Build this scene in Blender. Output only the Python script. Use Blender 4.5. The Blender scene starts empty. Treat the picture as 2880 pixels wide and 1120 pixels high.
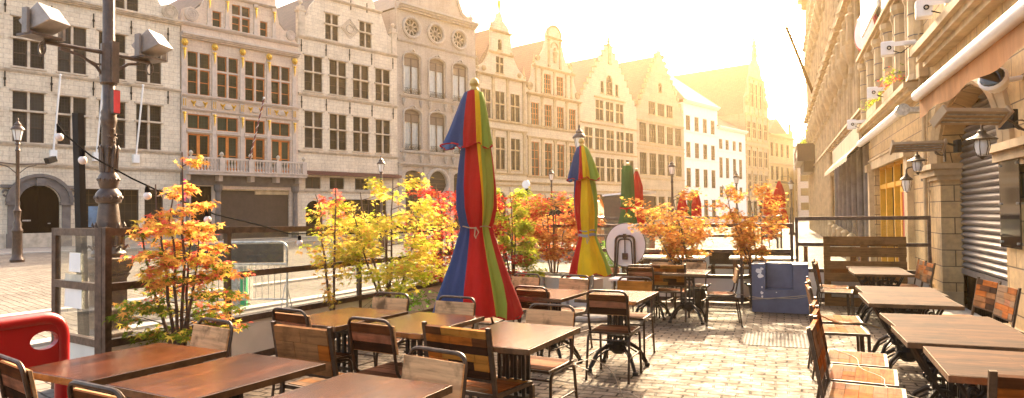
import bpy, bmesh, math, random
from math import sin, cos, pi, radians, atan2, sqrt, hypot
from mathutils import Vector, Matrix
from mathutils.geometry import tessellate_polygon

# ------------------------------------------------------------ camera, sky, sun, exposure
C = bpy.context.scene
COL = C.collection
random.seed(7)
EYE = 1.5
YAW, PIT, ROL = radians(21.4), radians(1.2), radians(.6)
d0 = Vector((-sin(YAW), cos(YAW), 0)); r0 = Vector((cos(YAW), sin(YAW), 0)); zz = Vector((0, 0, 1))
dd = d0*cos(PIT)+zz*sin(PIT); u0 = -d0*sin(PIT)+zz*cos(PIT)
up = u0*cos(ROL)+r0*sin(ROL); rr = r0*cos(ROL)-u0*sin(ROL)
cam = bpy.data.objects.new('camera', bpy.data.cameras.new('camera')); COL.objects.link(cam)
cam.matrix_world = Matrix(((rr.x, up.x, -dd.x, 0), (rr.y, up.y, -dd.y, 0), (rr.z, up.z, -dd.z, EYE), (0, 0, 0, 1)))
cam.data.sensor_width = 36; cam.data.lens = 36*1900/2880; cam.data.clip_end = 1500; cam.data.clip_start = .05
C.camera = cam

SUN_AZ, SUN_EL = radians(-4.0), radians(29)      # azimuth from +Y towards +X
w = bpy.data.worlds.new('World'); C.world = w; w.use_nodes = True
nt = w.node_tree; bg = nt.nodes['Background']
sky = nt.nodes.new('ShaderNodeTexSky'); sky.sky_type = 'NISHITA'; sky.sun_disc = False
sky.sun_elevation = SUN_EL; sky.sun_rotation = SUN_AZ
sky.air_density = .8; sky.dust_density = 6; sky.ozone_density = .4
wm = nt.nodes.new('ShaderNodeMix'); wm.data_type = 'RGBA'; wm.blend_type = 'MULTIPLY'; wm.inputs[0].default_value = 1
wm.inputs[7].default_value = (1, .90, .78, 1)
nt.links.new(sky.outputs[0], wm.inputs[6]); nt.links.new(wm.outputs[2], bg.inputs[0]); bg.inputs[1].default_value = .15
sl = bpy.data.lights.new('sun', 'SUN'); sl.energy = 2.0; sl.angle = radians(.5); sl.color = (1, .80, .52)
so = bpy.data.objects.new('sun', sl); COL.objects.link(so)
sdir = Vector((sin(SUN_AZ)*cos(SUN_EL), cos(SUN_AZ)*cos(SUN_EL), sin(SUN_EL)))
so.rotation_euler = sdir.to_track_quat('Z', 'Y').to_euler(); so.location = (0, 0, 40)
C.view_settings.view_transform = 'Standard'; C.view_settings.look = 'None'; C.view_settings.gamma = 1
C.view_settings.exposure = 2.75
C.cycles.max_bounces = 8; C.cycles.transparent_max_bounces = 24; C.cycles.volume_bounces = 0; C.cycles.use_denoising = True

# ------------------------------------------------------------ materials
MATS = {}
def nodes_of(name):
    m = bpy.data.materials.new(name); m.use_nodes = True
    n = m.node_tree; b = n.nodes['Principled BSDF']; MATS[name] = m
    return m, n, b
def N(n, t, **k):
    x = n.nodes.new(t)
    for a, v in k.items(): setattr(x, a, v)
    return x
def ramp(n, fac, stops):
    r = n.nodes.new('ShaderNodeValToRGB'); e = r.color_ramp.elements
    while len(e) < len(stops): e.new(.5)
    for i, (p, c) in enumerate(stops):
        e[i].position = p; e[i].color = (c[0], c[1], c[2], 1)
    n.links.new(fac, r.inputs[0]); return r.outputs[0]
def mixc(n, fac, a, b, mode='MIX'):
    m = n.nodes.new('ShaderNodeMix'); m.data_type = 'RGBA'; m.blend_type = mode
    for s, v in ((0, fac), (6, a), (7, b)):
        if isinstance(v, (int, float)): m.inputs[s].default_value = v
        elif isinstance(v, tuple): m.inputs[s].default_value = (v[0], v[1], v[2], 1)
        else: n.links.new(v, m.inputs[s])
    return m.outputs[2]
def noise(n, vec, sc, det=4, rough=.6):
    x = N(n, 'ShaderNodeTexNoise'); x.inputs['Scale'].default_value = sc; x.inputs['Detail'].default_value = det
    x.inputs['Roughness'].default_value = rough; n.links.new(vec, x.inputs['Vector']); return x.outputs[0]
def objc(n): return N(n, 'ShaderNodeTexCoord').outputs['Object']
def mapping(n, vec, scale=(1, 1, 1), loc=(0, 0, 0), rot=(0, 0, 0)):
    m = N(n, 'ShaderNodeMapping'); m.inputs['Scale'].default_value = scale; m.inputs['Location'].default_value = loc
    m.inputs['Rotation'].default_value = rot
    n.links.new(vec, m.inputs[0]); return m.outputs[0]
def bump(n, b, h, st=.4, dist=.02):
    x = N(n, 'ShaderNodeBump'); x.inputs['Strength'].default_value = st; x.inputs['Distance'].default_value = dist
    n.links.new(h, x.inputs['Height']); n.links.new(x.outputs[0], b.inputs['Normal'])
def plain(name, col, rough=.6, metal=0, var=.25, sc=6, bmp=0, spec=.5):
    m, n, b = nodes_of(name); v = objc(n); f = noise(n, v, sc, 6)
    dk = tuple(c*(1-var) for c in col); lt = tuple(min(1, c*(1+var)) for c in col)
    n.links.new(ramp(n, f, [(.3, dk), (.7, lt)]), b.inputs['Base Color'])
    b.inputs['Roughness'].default_value = rough; b.inputs['Metallic'].default_value = metal
    b.inputs['Specular IOR Level'].default_value = spec
    if bmp: bump(n, b, noise(n, v, sc*6, 5), bmp, .01)
    return m
def xz_vec(n):
    s = N(n, 'ShaderNodeSeparateXYZ'); n.links.new(objc(n), s.inputs[0])
    a = N(n, 'ShaderNodeMath', operation='ADD'); n.links.new(s.outputs[0], a.inputs[0]); n.links.new(s.outputs[1], a.inputs[1])
    c = N(n, 'ShaderNodeCombineXYZ'); n.links.new(a.outputs[0], c.inputs[0]); n.links.new(s.outputs[2], c.inputs[1])
    return c.outputs[0]
def ashlar(name, c1, c2, mortar, bw=.5, bh=.24, ms=.012, stain=.35, bst=.5, grime=(.22, .17, .13)):
    m, n, b = nodes_of(name); v = xz_vec(n)
    br = N(n, 'ShaderNodeTexBrick'); br.inputs['Scale'].default_value = 1
    br.inputs['Brick Width'].default_value = bw; br.inputs['Row Height'].default_value = bh
    br.inputs['Mortar Size'].default_value = ms; br.inputs['Mortar Smooth'].default_value = .3
    br.inputs['Color1'].default_value = (*c1, 1); br.inputs['Color2'].default_value = (*c2, 1); br.inputs['Mortar'].default_value = (*mortar, 1)
    n.links.new(v, br.inputs['Vector'])
    col = mixc(n, ramp(n, noise(n, v, .7, 8, .7), [(.42, (0, 0, 0)), (.75, (min(1, stain*1.15),)*3)]), br.outputs[0], grime)
    st = noise(n, mapping(n, v, (5, .35, 1)), 1, 6, .7)
    col = mixc(n, ramp(n, st, [(.50, (0, 0, 0)), (.72, (min(1, stain*1.0),)*3)]), col, grime)
    col = mixc(n, .35, col, ramp(n, noise(n, v, 9, 5), [(.3, (.25, .25, .25)), (.7, (.8, .78, .75))]), 'OVERLAY')
    n.links.new(col, b.inputs['Base Color']); b.inputs['Roughness'].default_value = .88
    h = mixc(n, .5, br.outputs[1], noise(n, v, 25, 6))
    x = N(n, 'ShaderNodeBump'); x.invert = True; x.inputs['Strength'].default_value = bst; x.inputs['Distance'].default_value = .012
    n.links.new(h, x.inputs['Height']); n.links.new(x.outputs[0], b.inputs['Normal'])
    return m
def wood(name, col, rough=.5, grain=.45, stain=.5, axis=0, spec=.05, plank=0):
    m, n, b = nodes_of(name); v = objc(n); oi = N(n, 'ShaderNodeObjectInfo')
    ad = N(n, 'ShaderNodeVectorMath', operation='ADD'); sc = N(n, 'ShaderNodeVectorMath', operation='SCALE')
    cb = N(n, 'ShaderNodeCombineXYZ')
    for i in range(3): n.links.new(oi.outputs['Random'], cb.inputs[i])
    n.links.new(cb.outputs[0], sc.inputs[0]); sc.inputs['Scale'].default_value = 37
    n.links.new(v, ad.inputs[0]); n.links.new(sc.outputs[0], ad.inputs[1]); v = ad.outputs[0]
    s = [38, 38, 38]; s[axis] = 3
    g = noise(n, mapping(n, v, tuple(s)), 1, 6, .65)
    dk = tuple(c*(1-grain) for c in col); lt = tuple(min(1, c*(1+grain*.7)) for c in col)
    c = ramp(n, g, [(.3, dk), (.5, col), (.72, lt)])
    if plank:
        br = N(n, 'ShaderNodeTexBrick'); br.inputs['Scale'].default_value = 1; br.inputs['Brick Width'].default_value = 5; br.inputs['Row Height'].default_value = plank
        br.inputs['Mortar Size'].default_value = .0016; br.inputs['Color1'].default_value = (.85, .8, .75, 1); br.inputs['Color2'].default_value = (.22, .2, .2, 1); br.inputs['Mortar'].default_value = (.02, .02, .02, 1)
        n.links.new(mapping(n, objc(n), rot=(0, 0, pi/2 if axis == 1 else 0)), br.inputs['Vector']); c = mixc(n, .55, c, br.outputs[0], 'OVERLAY')
        c = mixc(n, ramp(n, noise(n, mapping(n, v, (30, 30, 30) if 0 else ((4, 60, 9) if axis == 0 else (60, 4, 9))), 1, 3, .6), [(.6, (0, 0, 0)), (.72, (.5,)*3)]), c, tuple(min(1, x*4.5+.03) for x in col))
    c = mixc(n, ramp(n, noise(n, v, 5, 4), [(.5, (0, 0, 0)), (.66, (stain,)*3)]), c, tuple(x*.2 for x in col))
    n.links.new(c, b.inputs['Base Color']); b.inputs['Roughness'].default_value = rough if spec > .1 else .85
    b.inputs['Specular IOR Level'].default_value = spec
    bump(n, b, g, .25, .004)
    return m
def metal(name, col, rough=.4, mt=.8):
    m, n, b = nodes_of(name); v = objc(n)
    n.links.new(ramp(n, noise(n, v, 14, 5), [(.35, tuple(c*.6 for c in col)), (.7, tuple(min(1, c*1.25) for c in col))]), b.inputs['Base Color'])
    n.links.new(ramp(n, noise(n, v, 40, 4), [(.3, (rough*.7,)*3), (.7, (min(1, rough*1.4),)*3)]), b.inputs['Roughness'])
    b.inputs['Metallic'].default_value = mt
    return m
def glass_clear(name, tint=(.93, .95, .93), dirt=.05):
    m, n, b = nodes_of(name); n.nodes.remove(b); out = n.nodes['Material Output']
    tr = N(n, 'ShaderNodeBsdfTransparent'); tr.inputs[0].default_value = (*tint, 1)
    gl = N(n, 'ShaderNodeBsdfGlossy'); gl.inputs['Roughness'].default_value = .03
    df = N(n, 'ShaderNodeBsdfDiffuse'); df.inputs[0].default_value = (.6, .58, .52, 1)
    v = objc(n); d = noise(n, mapping(n, v, (3, 3, 12)), 1, 6, .7)
    lw = N(n, 'ShaderNodeLayerWeight'); lw.inputs[0].default_value = .5
    pw = N(n, 'ShaderNodeMath', operation='POWER'); n.links.new(lw.outputs['Facing'], pw.inputs[0]); pw.inputs[1].default_value = 4
    fr = N(n, 'ShaderNodeMath', operation='MULTIPLY_ADD'); n.links.new(pw.outputs[0], fr.inputs[0]); fr.inputs[1].default_value = .45; fr.inputs[2].default_value = .03
    mx = N(n, 'ShaderNodeMixShader'); n.links.new(fr.outputs[0], mx.inputs[0]); n.links.new(tr.outputs[0], mx.inputs[1]); n.links.new(gl.outputs[0], mx.inputs[2])
    m2 = N(n, 'ShaderNodeMixShader'); n.links.new(ramp(n, d, [(.4, (dirt*.3,)*3), (.75, (dirt*2.2,)*3)]), m2.inputs[0])
    n.links.new(mx.outputs[0], m2.inputs[1]); n.links.new(df.outputs[0], m2.inputs[2]); n.links.new(m2.outputs[0], out.inputs[0])
    return m
def leaded(name, c1, c2, lead=(.13, .12, .10), bw=.13, bh=.17, rough=.12):
    m, n, b = nodes_of(name); v = xz_vec(n)
    br = N(n, 'ShaderNodeTexBrick'); br.offset = 0
    br.inputs['Brick Width'].default_value = bw; br.inputs['Row Height'].default_value = bh; br.inputs['Mortar Size'].default_value = .012
    br.inputs['Scale'].default_value = 1; br.inputs['Mortar Smooth'].default_value = .05
    br.inputs['Color1'].default_value = (*c1, 1); br.inputs['Color2'].default_value = (*c2, 1); br.inputs['Mortar'].default_value = (*lead, 1)
    n.links.new(v, br.inputs['Vector'])
    c = mixc(n, ramp(n, noise(n, v, .9, 3), [(.35, (0, 0, 0)), (.65, (.6,)*3)]), br.outputs[0], tuple(min(1, x*3+.02) for x in c2))
    oi = N(n, 'ShaderNodeObjectInfo'); c = mixc(n, ramp(n, oi.outputs['Random'], [(.5, (0, 0, 0)), (.95, (.4,)*3)]), c, tuple(min(1, x*5+.02) for x in c1))
    n.links.new(c, b.inputs['Base Color'])
    n.links.new(ramp(n, br.outputs[1], [(0, (rough,)*3), (1, (.6,)*3)]), b.inputs['Roughness']); b.inputs['Specular IOR Level'].default_value = .06
    bump(n, b, mixc(n, .5, br.outputs[0], noise(n, v, 3, 2)), .35, .05)
    return m
def leafmat(name, col, tr=.5):
    m, n, b = nodes_of(name); n.nodes.remove(b); out = n.nodes['Material Output']
    v = objc(n); f = noise(n, v, 9, 3)
    c = ramp(n, f, [(.3, tuple(x*.62 for x in col)), (.7, tuple(min(1, x*1.3) for x in col))])
    d = N(n, 'ShaderNodeBsdfDiffuse'); t = N(n, 'ShaderNodeBsdfTranslucent'); mx = N(n, 'ShaderNodeMixShader')
    n.links.new(c, d.inputs[0])
    t.inputs[0].default_value = (*[min(1, x*1.5) for x in col], 1)
    mx.inputs[0].default_value = tr; n.links.new(d.outputs[0], mx.inputs[1]); n.links.new(t.outputs[0], mx.inputs[2]); n.links.new(mx.outputs[0], out.inputs[0])
    return m
def fabric(name, col, rough=.8, tr=.25):
    m, n, b = nodes_of(name); out = n.nodes['Material Output']; v = objc(n)
    c = ramp(n, noise(n, mapping(n, v, (3, 3, 1.2)), 1.5, 6), [(.3, tuple(x*.8 for x in col)), (.7, tuple(min(1, x*1.08) for x in col))])
    n.links.new(c, b.inputs['Base Color']); b.inputs['Roughness'].default_value = rough; b.inputs['Specular IOR Level'].default_value = .25
    t = N(n, 'ShaderNodeBsdfTranslucent'); n.links.new(c, t.inputs[0]); mx = N(n, 'ShaderNodeMixShader'); mx.inputs[0].default_value = tr
    n.links.new(b.outputs[0], mx.inputs[1]); n.links.new(t.outputs[0], mx.inputs[2]); n.links.new(mx.outputs[0], out.inputs[0])
    bump(n, b, noise(n, mapping(n, v, (16, 16, 2.2)), 1, 6), .7, .03)
    return m
def paving(name, c1, c2, mortar, bw, bh, ms, rot=0, scale_w=.05, stain=.3, rgh=.7):
    m, n, b = nodes_of(name); v = objc(n)
    wv = N(n, 'ShaderNodeVectorMath', operation='MULTIPLY_ADD')
    nz = N(n, 'ShaderNodeTexNoise'); nz.inputs['Scale'].default_value = 3.2; nz.inputs['Detail'].default_value = 3
    n.links.new(v, nz.inputs['Vector']); n.links.new(nz.outputs['Color'], wv.inputs[0]); wv.inputs[1].default_value = (scale_w,)*3
    n.links.new(v, wv.inputs[2])
    vv = mapping(n, wv.outputs[0], rot=(0, 0, rot))
    br = N(n, 'ShaderNodeTexBrick'); br.inputs['Scale'].default_value = 1
    br.inputs['Brick Width'].default_value = bw; br.inputs['Row Height'].default_value = bh
    br.inputs['Mortar Size'].default_value = ms; br.inputs['Mortar Smooth'].default_value = .6; br.inputs['Bias'].default_value = -.1
    br.inputs['Color1'].default_value = (*c1, 1); br.inputs['Color2'].default_value = (*c2, 1); br.inputs['Mortar'].default_value = (*mortar, 1)
    n.links.new(vv, br.inputs['Vector'])
    c = mixc(n, .5, br.outputs[0], ramp(n, noise(n, v, 14, 6), [(.3, (.3,)*3), (.7, (.75, .73, .7))]), 'OVERLAY')
    c = mixc(n, ramp(n, noise(n, v, .8, 6), [(.45, (0,)*3), (.75, (stain,)*3)]), c, tuple(x*.5 for x in mortar))
    n.links.new(c, b.inputs['Base Color'])
    n.links.new(ramp(n, noise(n, v, 5, 4), [(.3, (rgh*.7,)*3), (.7, (min(1, rgh*1.3),)*3)]), b.inputs['Roughness']); b.inputs['Specular IOR Level'].default_value = .06
    h = mixc(n, ramp(n, br.outputs[1], [(0, (0,)*3), (1, (1,)*3)]), noise(n, v, 20, 5), (0, 0, 0))
    bump(n, b, h, .9, .018)
    return m

stone_cream = ashlar('cream ashlar', (.74, .63, .48), (.66, .55, .41), (.46, .37, .28), ms=.010)
stone_pink = ashlar('pinkish stone', (.68, .53, .40), (.61, .46, .35), (.48, .36, .27), .9, .35, .006, .25)
stone_sand = ashlar('sandy ashlar', (.66, .55, .38), (.60, .48, .33), (.46, .36, .25), .45, .22, .010, .25)
stone_grey = ashlar('grey render stone', (.44, .37, .30), (.40, .335, .27), (.35, .30, .25), 1.4, .6, .004, .45, .3)
stone_glow = ashlar('glow-tinted sandstone', (.54, .365, .165), (.45, .295, .13), (.13, .08, .035), .55, .27, .010, .25, .4)  # sandstone whose base colour also carries the golden sun flare over this side
stone_far = ashlar('far sandstone', (.50, .39, .25), (.44, .34, .22), (.34, .26, .17), 1.2, .5, .01, .3, .3)
render_white = plain('white render', (.80, .77, .72), .85, var=.06, sc=2)
trim = plain('weathered trim stone', (.50, .41, .31), .85, var=.3, sc=3, bmp=.3)
trim_pink = plain('pale trim stone', (.50, .41, .34), .85, var=.2, sc=3, bmp=.3)
trim_gold = plain('gold trim stone', (.46, .33, .18), .8, var=.25, sc=3, bmp=.35)
trim_dark = plain('dark blue stone', (.13, .11, .10), .7, var=.3, sc=3, bmp=.3)
roof_slate = ashlar('roof slates', (.20, .15, .11), (.15, .11, .085), (.10, .07, .05), .35, .22, .01, .3, .5)
roof_tile = ashlar('old clay tiles', (.36, .22, .13), (.30, .18, .11), (.18, .11, .07), .3, .25, .015, .3, .6)
gold = metal('gilding', (.85, .50, .08), .35, .85)
iron_black = plain('black iron', (.015, .013, .012), .65, var=.4, sc=10, spec=.2)
frame_wood = plain('orange varnished frame', (.56, .17, .025), .45, var=.2, sc=8)
frame_brown = plain('brown window frame', (.05, .022, .012), .5, var=.3, sc=8)
frame_white = plain('white paint', (.72, .70, .66), .5, var=.08, sc=8)
glass_lead = leaded('leaded glass', (.012, .011, .010), (.004, .0035, .003), (.03, .028, .025))
glass_green = leaded('green leaded glass', (.012, .018, .010), (.004, .006, .004), (.03, .03, .025), bw=.16, bh=.2)
glass_blind = plain('brown blind', (.16, .11, .08), .7, var=.15)
glass_far = leaded('dark window glass', (.025, .017, .010), (.010, .007, .004), (.10, .055, .02), .35, .45)
curtain = plain('pale curtain', (.62, .62, .60), .7, var=.12, sc=5)
door_dark = wood('very dark door', (.007, .003, .0025), .35, .5, .2, 2)
shutter_grey = plain('roller shutter grey', (.23, .195, .17), .45, .3, var=.2, sc=3)
shutter_brown = plain('brown roller shutter', (.075, .052, .04), .5, .3, var=.2, sc=3)
alu = metal('bronze anodised frame', (.11, .072, .055), .42, .55)
galv = metal('galvanised steel', (.50, .50, .48), .38, .85)
post_paint = plain('brown cast iron paint', (.075, .046, .032), .38, .3, var=.35, sc=12, bmp=.3)
glass = glass_clear('fence glass', dirt=.02)
board_white = plain('cream board', (.62, .58, .50), .6, var=.12, sc=2)
steel_tube = metal('worn steel tube', (.085, .056, .038), .38, .75)
steel_sq = metal('brown square tube', (.10, .065, .04), .45, .6)
cast_iron = plain('cast iron table base', (.028, .022, .018), .45, .4, var=.4, sc=12)
woods = [wood('tan wood', (0.252, 0.112, 0.040), .55), wood('orange wood', (0.305, 0.084, 0.011), .5), wood('brown wood', (0.099, 0.033, 0.010), .5),
         wood('dark wood', (0.036, 0.014, 0.006), .5), wood('grey wood', (0.199, 0.117, 0.066), .6), wood('pinkish wood', (0.265, 0.106, 0.052), .55), wood('yellow wood', (0.332, 0.135, 0.022), .5)]
wood_board = wood('pale worn board', (.55, .32, .155), .6, .4, .9)
top_wood = wood('dark varnished tabletop', (.062, .017, .005), .16, .7, .5, 1, .34, .10)
top_wood_r = wood('brown dusty tabletop', (.064, .026, .010), .32, .8, .5, 0, .10, .095)
top_edge = metal('brass table trim', (.16, .095, .05), .4, .7)
pallet_wood = wood('pallet wood', (.23, .115, .042), .7, .4, .4)
blue_paint = plain('chipped blue paint', (.105, .115, .165), .5, var=.18, sc=5, bmp=.2)
white_prim = plain('white chips', (.7, .68, .63), .7, var=.1)
red_plastic = plain('red plastic', (.30, .004, .006), .30, var=.1, sc=3)
concrete = plain('concrete', (.42, .36, .29), .9, var=.2, sc=14, bmp=.4)
bark = plain('thin maple bark', (.10, .055, .035), .8, var=.4, sc=20, bmp=.4)
pot_black = plain('black plastic pot', (.03, .028, .025), .5, var=.3)
soil = plain('soil', (.05, .035, .025), .95, var=.4, sc=30)
L_or = leafmat('orange maple leaf', (.56, .27, .07)); L_pk = leafmat('pink red maple leaf', (.54, .10, .07)); L_ye = leafmat('yellow maple leaf', (.52, .40, .07))
L_gr = leafmat('green maple leaf', (.12, .16, .02)); L_lg = leafmat('lime maple leaf', (.36, .40, .04)); L_rd = leafmat('deep red maple leaf', (.38, .035, .025)); L_br = leafmat('bronze maple leaf', (.35, .13, .035))
fb_blue = fabric('blue canvas', (.045, .075, .18)); fb_red = fabric('red canvas', (.50, .010, .006)); fb_yel = fabric('yellow canvas', (.80, .52, .012))
fb_lime = fabric('lime canvas', (.32, .42, .06)); fb_dgreen = fabric('bottle green canvas', (.07, .13, .03)); fb_dred = fabric('dark red canvas', (.42, .02, .015))
fb_awn = fabric('sunglow awning cloth', (.62, .33, .16), .85, .5); fb_cream = fabric('cream awning cloth', (.72, .62, .46), .85, .4)  # valance cloth: glow of sun through it is put into the orange-brown base
white_metal = plain('white painted metal', (.78, .76, .73), .35, var=.05)
bulb_glass = plain('milky bulb', (.80, .70, .64), .25, var=.05)
lamp_glass = plain('frosted lamp glass', (.72, .70, .66), .3, var=.08)
yel_frame = plain('yellow painted wood', (.78, .38, .02), .5, var=.12)
sign_black = plain('black glossy panel', (.012, .010, .010), .06, var=.3, spec=.8)
rope = plain('twine', (.42, .30, .16), .9, var=.2); strap_grey = plain('grey strap', (.30, .29, .28), .8, var=.1)
cable_white = plain('pale cable', (.36, .29, .21), .6, var=.1); cable_black = plain('black cable', (.012, .010, .009), .95, var=.2, spec=.02)
pave_patio = paving('patio clay pavers', (.195, .15, .108), (.135, .10, .07), (.026, .016, .009), .215, .118, .013, 0, .065, .6)
pave_street = paving('street setts', (.235, .205, .175), (.175, .152, .128), (.07, .058, .048), .24, .15, .012, radians(20), .07, .45)
pave_slab = paving('pavement slabs', (.36, .32, .28), (.30, .265, .235), (.15, .12, .10), .6, .4, .008, radians(-20), .01)
kerb_stone = plain('kerb stone', (.42, .385, .34), .7, var=.25, sc=4, bmp=.3)
steel_plate = plain('chequer plate', (.13, .105, .08), .7, var=.3, spec=.1)
teal = plain('green plastic', (.03, .35, .14), .5); orange_p = plain('orange paint', (.75, .22, .02), .45)

# ------------------------------------------------------------ mesh helpers
class MB:
    def __init__(s): s.v = []; s.f = []; s.m = []
    def add(s, vs, fs, m=0):
        o = len(s.v); s.v += [tuple(x) for x in vs]; s.f += [tuple(i+o for i in f) for f in fs]; s.m += [m]*len(fs)
    def box(s, c, sz, rot=None, m=0):
        hx, hy, hz = sz[0]/2, sz[1]/2, sz[2]/2
        vs = [Vector((x*hx, y*hy, z*hz)) for z in (-1, 1) for y in (-1, 1) for x in (-1, 1)]
        if rot is not None: vs = [rot @ q for q in vs]
        s.add([q+Vector(c) for q in vs], [(0, 2, 3, 1), (4, 5, 7, 6), (0, 1, 5, 4), (2, 6, 7, 3), (0, 4, 6, 2), (1, 3, 7, 5)], m)
    def b2(s, x0, x1, y0, y1, z0, z1, m=0):
        s.box(((x0+x1)/2, (y0+y1)/2, (z0+z1)/2), (abs(x1-x0), abs(y1-y0), abs(z1-z0)), None, m)
    def tube(s, pts, r, n=8, m=0, flat=1.0, caps=True, phase=0):
        pts = [Vector(p) for p in pts]; k = len(pts); rs = r if isinstance(r, (list, tuple)) else [r]*k
        o = len(s.v); t0 = (pts[1]-pts[0]).normalized()
        a = Vector((0, 0, 1)) if abs(t0.z) < .9 else Vector((1, 0, 0))
        u = (a-t0*a.dot(t0)).normalized()
        for i, p in enumerate(pts):
            if i == 0: t = t0
            elif i == k-1: t = (pts[i]-pts[i-1]).normalized()
            else: t = ((pts[i+1]-p).normalized()+(p-pts[i-1]).normalized())
            if t.length < 1e-6: t = t0
            t = t.normalized(); u = (u-t*u.dot(t)); u = u.normalized() if u.length > 1e-6 else Vector((1, 0, 0)); wv = t.cross(u)
            for j in range(n):
                an = 2*pi*(j+.5)/n+phase
                s.v.append(tuple(p+(u*cos(an)+wv*sin(an)*flat)*rs[i]))
        for i in range(k-1):
            for j in range(n):
                s.f.append((o+i*n+j, o+i*n+(j+1) % n, o+(i+1)*n+(j+1) % n, o+(i+1)*n+j)); s.m.append(m)
        if caps:
            s.f.append(tuple(o+j for j in reversed(range(n)))); s.m.append(m)
            s.f.append(tuple(o+(k-1)*n+j for j in range(n))); s.m.append(m)
    def bar(s, a, b, wd, th=None, m=0):
        th = th or wd; s.tube([a, b], wd*.7071, 4, m, th/wd)
    def lathe(s, prof, c=(0, 0, 0), n=16, m=0, sx=1, sy=1, ph=0):
        o = len(s.v); k = len(prof)
        for r, z in prof:
            for j in range(n):
                a = 2*pi*j/n+ph; s.v.append((c[0]+r*cos(a)*sx, c[1]+r*sin(a)*sy, c[2]+z))
        for i in range(k-1):
            for j in range(n): s.f.append((o+i*n+j, o+i*n+(j+1) % n, o+(i+1)*n+(j+1) % n, o+(i+1)*n+j)); s.m.append(m)
        s.f.append(tuple(o+j for j in reversed(range(n)))); s.m.append(m); s.f.append(tuple(o+(k-1)*n+j for j in range(n))); s.m.append(m)
    def ball(s, c, r, n=10, m=0, sz=1):
        s.lathe([(r*max(.02, sin(pi*i/8)), -r*cos(pi*i/8)*sz) for i in range(9)], c, n, m)
    def prismy(s, poly, y0, y1, m=0, closed=True):      # polygon in x,z extruded along y
        k = len(poly); o = len(s.v)
        s.v += [(x, y0, z) for x, z in poly]+[(x, y1, z) for x, z in poly]
        for i in range(k): j = (i+1) % k; s.f.append((o+i, o+j, o+k+j, o+k+i)); s.m.append(m)
        if closed:
            for tri in tessellate_polygon([[Vector((x, z, 0)) for x, z in poly]]):
                s.f.append(tuple(o+i for i in tri)); s.m.append(m); s.f.append(tuple(o+k+i for i in reversed(tri))); s.m.append(m)
    def cornice(s, x0, x1, z, pr, h, y=0, m=0):          # moulded ledge on a wall face at y, projecting to -y
        for a, b, p in ((0, .3, .45), (.3, .62, .75), (.62, 1, 1.0)):
            s.b2(x0-(.02 if p == 1 else 0), x1+(.02 if p == 1 else 0), y+.03, y-pr*p, z+h*a, z+h*b, m)
    def build(s, name, mats, parent=None, smooth=False, bev=0):
        me = bpy.data.meshes.new(name); me.from_pydata(s.v, [], s.f)
        if not isinstance(mats, (list, tuple)): mats = [mats]
        for q in mats: me.materials.append(q)
        if len(mats) > 1: me.polygons.foreach_set('material_index', s.m)
        if smooth: me.polygons.foreach_set('use_smooth', [True]*len(me.polygons))
        me.update()
        o = bpy.data.objects.new(name, me); COL.objects.link(o)
        if parent is not None: o.parent = parent
        if bev:
            b = o.modifiers.new('bevel', 'BEVEL'); b.width = bev; b.segments = 1; b.limit_method = 'ANGLE'
        if smooth:
            try: me.shade_smooth_by_angle(angle=radians(40)) if hasattr(me, 'shade_smooth_by_angle') else None
            except Exception: pass
        return o
def auto_smooth(o):
    me = o.data
    bm = bmesh.new(); bm.from_mesh(me)
    for e in bm.edges:
        if len(e.link_faces) == 2 and e.calc_face_angle(0) > radians(38): e.smooth = False
    bm.to_mesh(me); bm.free()
def fillet(pts, r, n=4):
    pts = [Vector(p) for p in pts]; out = [pts[0]]
    for i in range(1, len(pts)-1):
        a, b, c = pts[i-1], pts[i], pts[i+1]; l = min(r, (a-b).length*.49, (c-b).length*.49)
        p, q = b+(a-b).normalized()*l, b+(c-b).normalized()*l
        for k in range(n+1):
            t = k/n; out.append(p*(1-t)**2+b*2*t*(1-t)+q*t*t)
    out.append(pts[-1]); return out
def tag(o, label=None, cat=None, group=None, kind=None):
    if label: o['label'] = label
    if cat: o['category'] = cat
    if group: o['group'] = group
    if kind: o['kind'] = kind
    return o
def thing(name, label, cat, loc=(0, 0, 0), rz=0, group=None):
    o = bpy.data.objects.new(name, None); COL.objects.link(o); o.location = loc; o.rotation_euler = (0, 0, rz); o.empty_display_size = .2
    return tag(o, label, cat, group)
def kids(o, table={}):
    return [c for c in bpy.data.objects if c.parent is o]
def dup(root, loc, rz=0, label=None, group=None, sc=None):
    r = root.copy(); COL.objects.link(r); r.location = loc; r.rotation_euler = (0, 0, rz)
    if label: r['label'] = label
    if group: r['group'] = group
    if sc: r.scale = sc
    for ch in kids(root):
        c = ch.copy(); COL.objects.link(c); c.parent = r
        for g in kids(ch):
            e = g.copy(); COL.objects.link(e); e.parent = c
    return r
def sstep(a, b, x):
    t = max(0, min(1, (x-a)/(b-a))); return t*t*(3-2*t)
def gz(x, y):                                   # the ground falls gently along the terrace, level by the houses
    return -.015*y*sstep(-19, -9, x)*(1-sstep(15, 34, y)) if y > 0 else 0
HAZE_D, HAZE_A = .0006, .76
# ------------------------------------------------------------ ground, street, pavements
def sheet(name, xs, ys, dz, mt, kind='structure'):
    mb = MB(); nx, ny = len(xs), len(ys)
    mb.v = [(x, y, gz(x, y)+dz) for y in ys for x in xs]
    for j in range(ny-1):
        for i in range(nx-1): mb.f.append((j*nx+i, j*nx+i+1, (j+1)*nx+i+1, (j+1)*nx+i)); mb.m.append(0)
    o = mb.build(name, mt, smooth=True); o['kind'] = kind; return o
def lin(a, b, n): return [a+(b-a)*i/(n-1) for i in range(n)]
sheet('street', [-140]+lin(-60, 20, 81)+[60], [-40, -20]+lin(-10, 60, 71)+[80, 120, 170], 0, pave_street)
sheet('patio_paving', lin(-5.25, 2.5, 24), [-3]+lin(0, 13.6, 30), .004, pave_patio)

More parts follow.
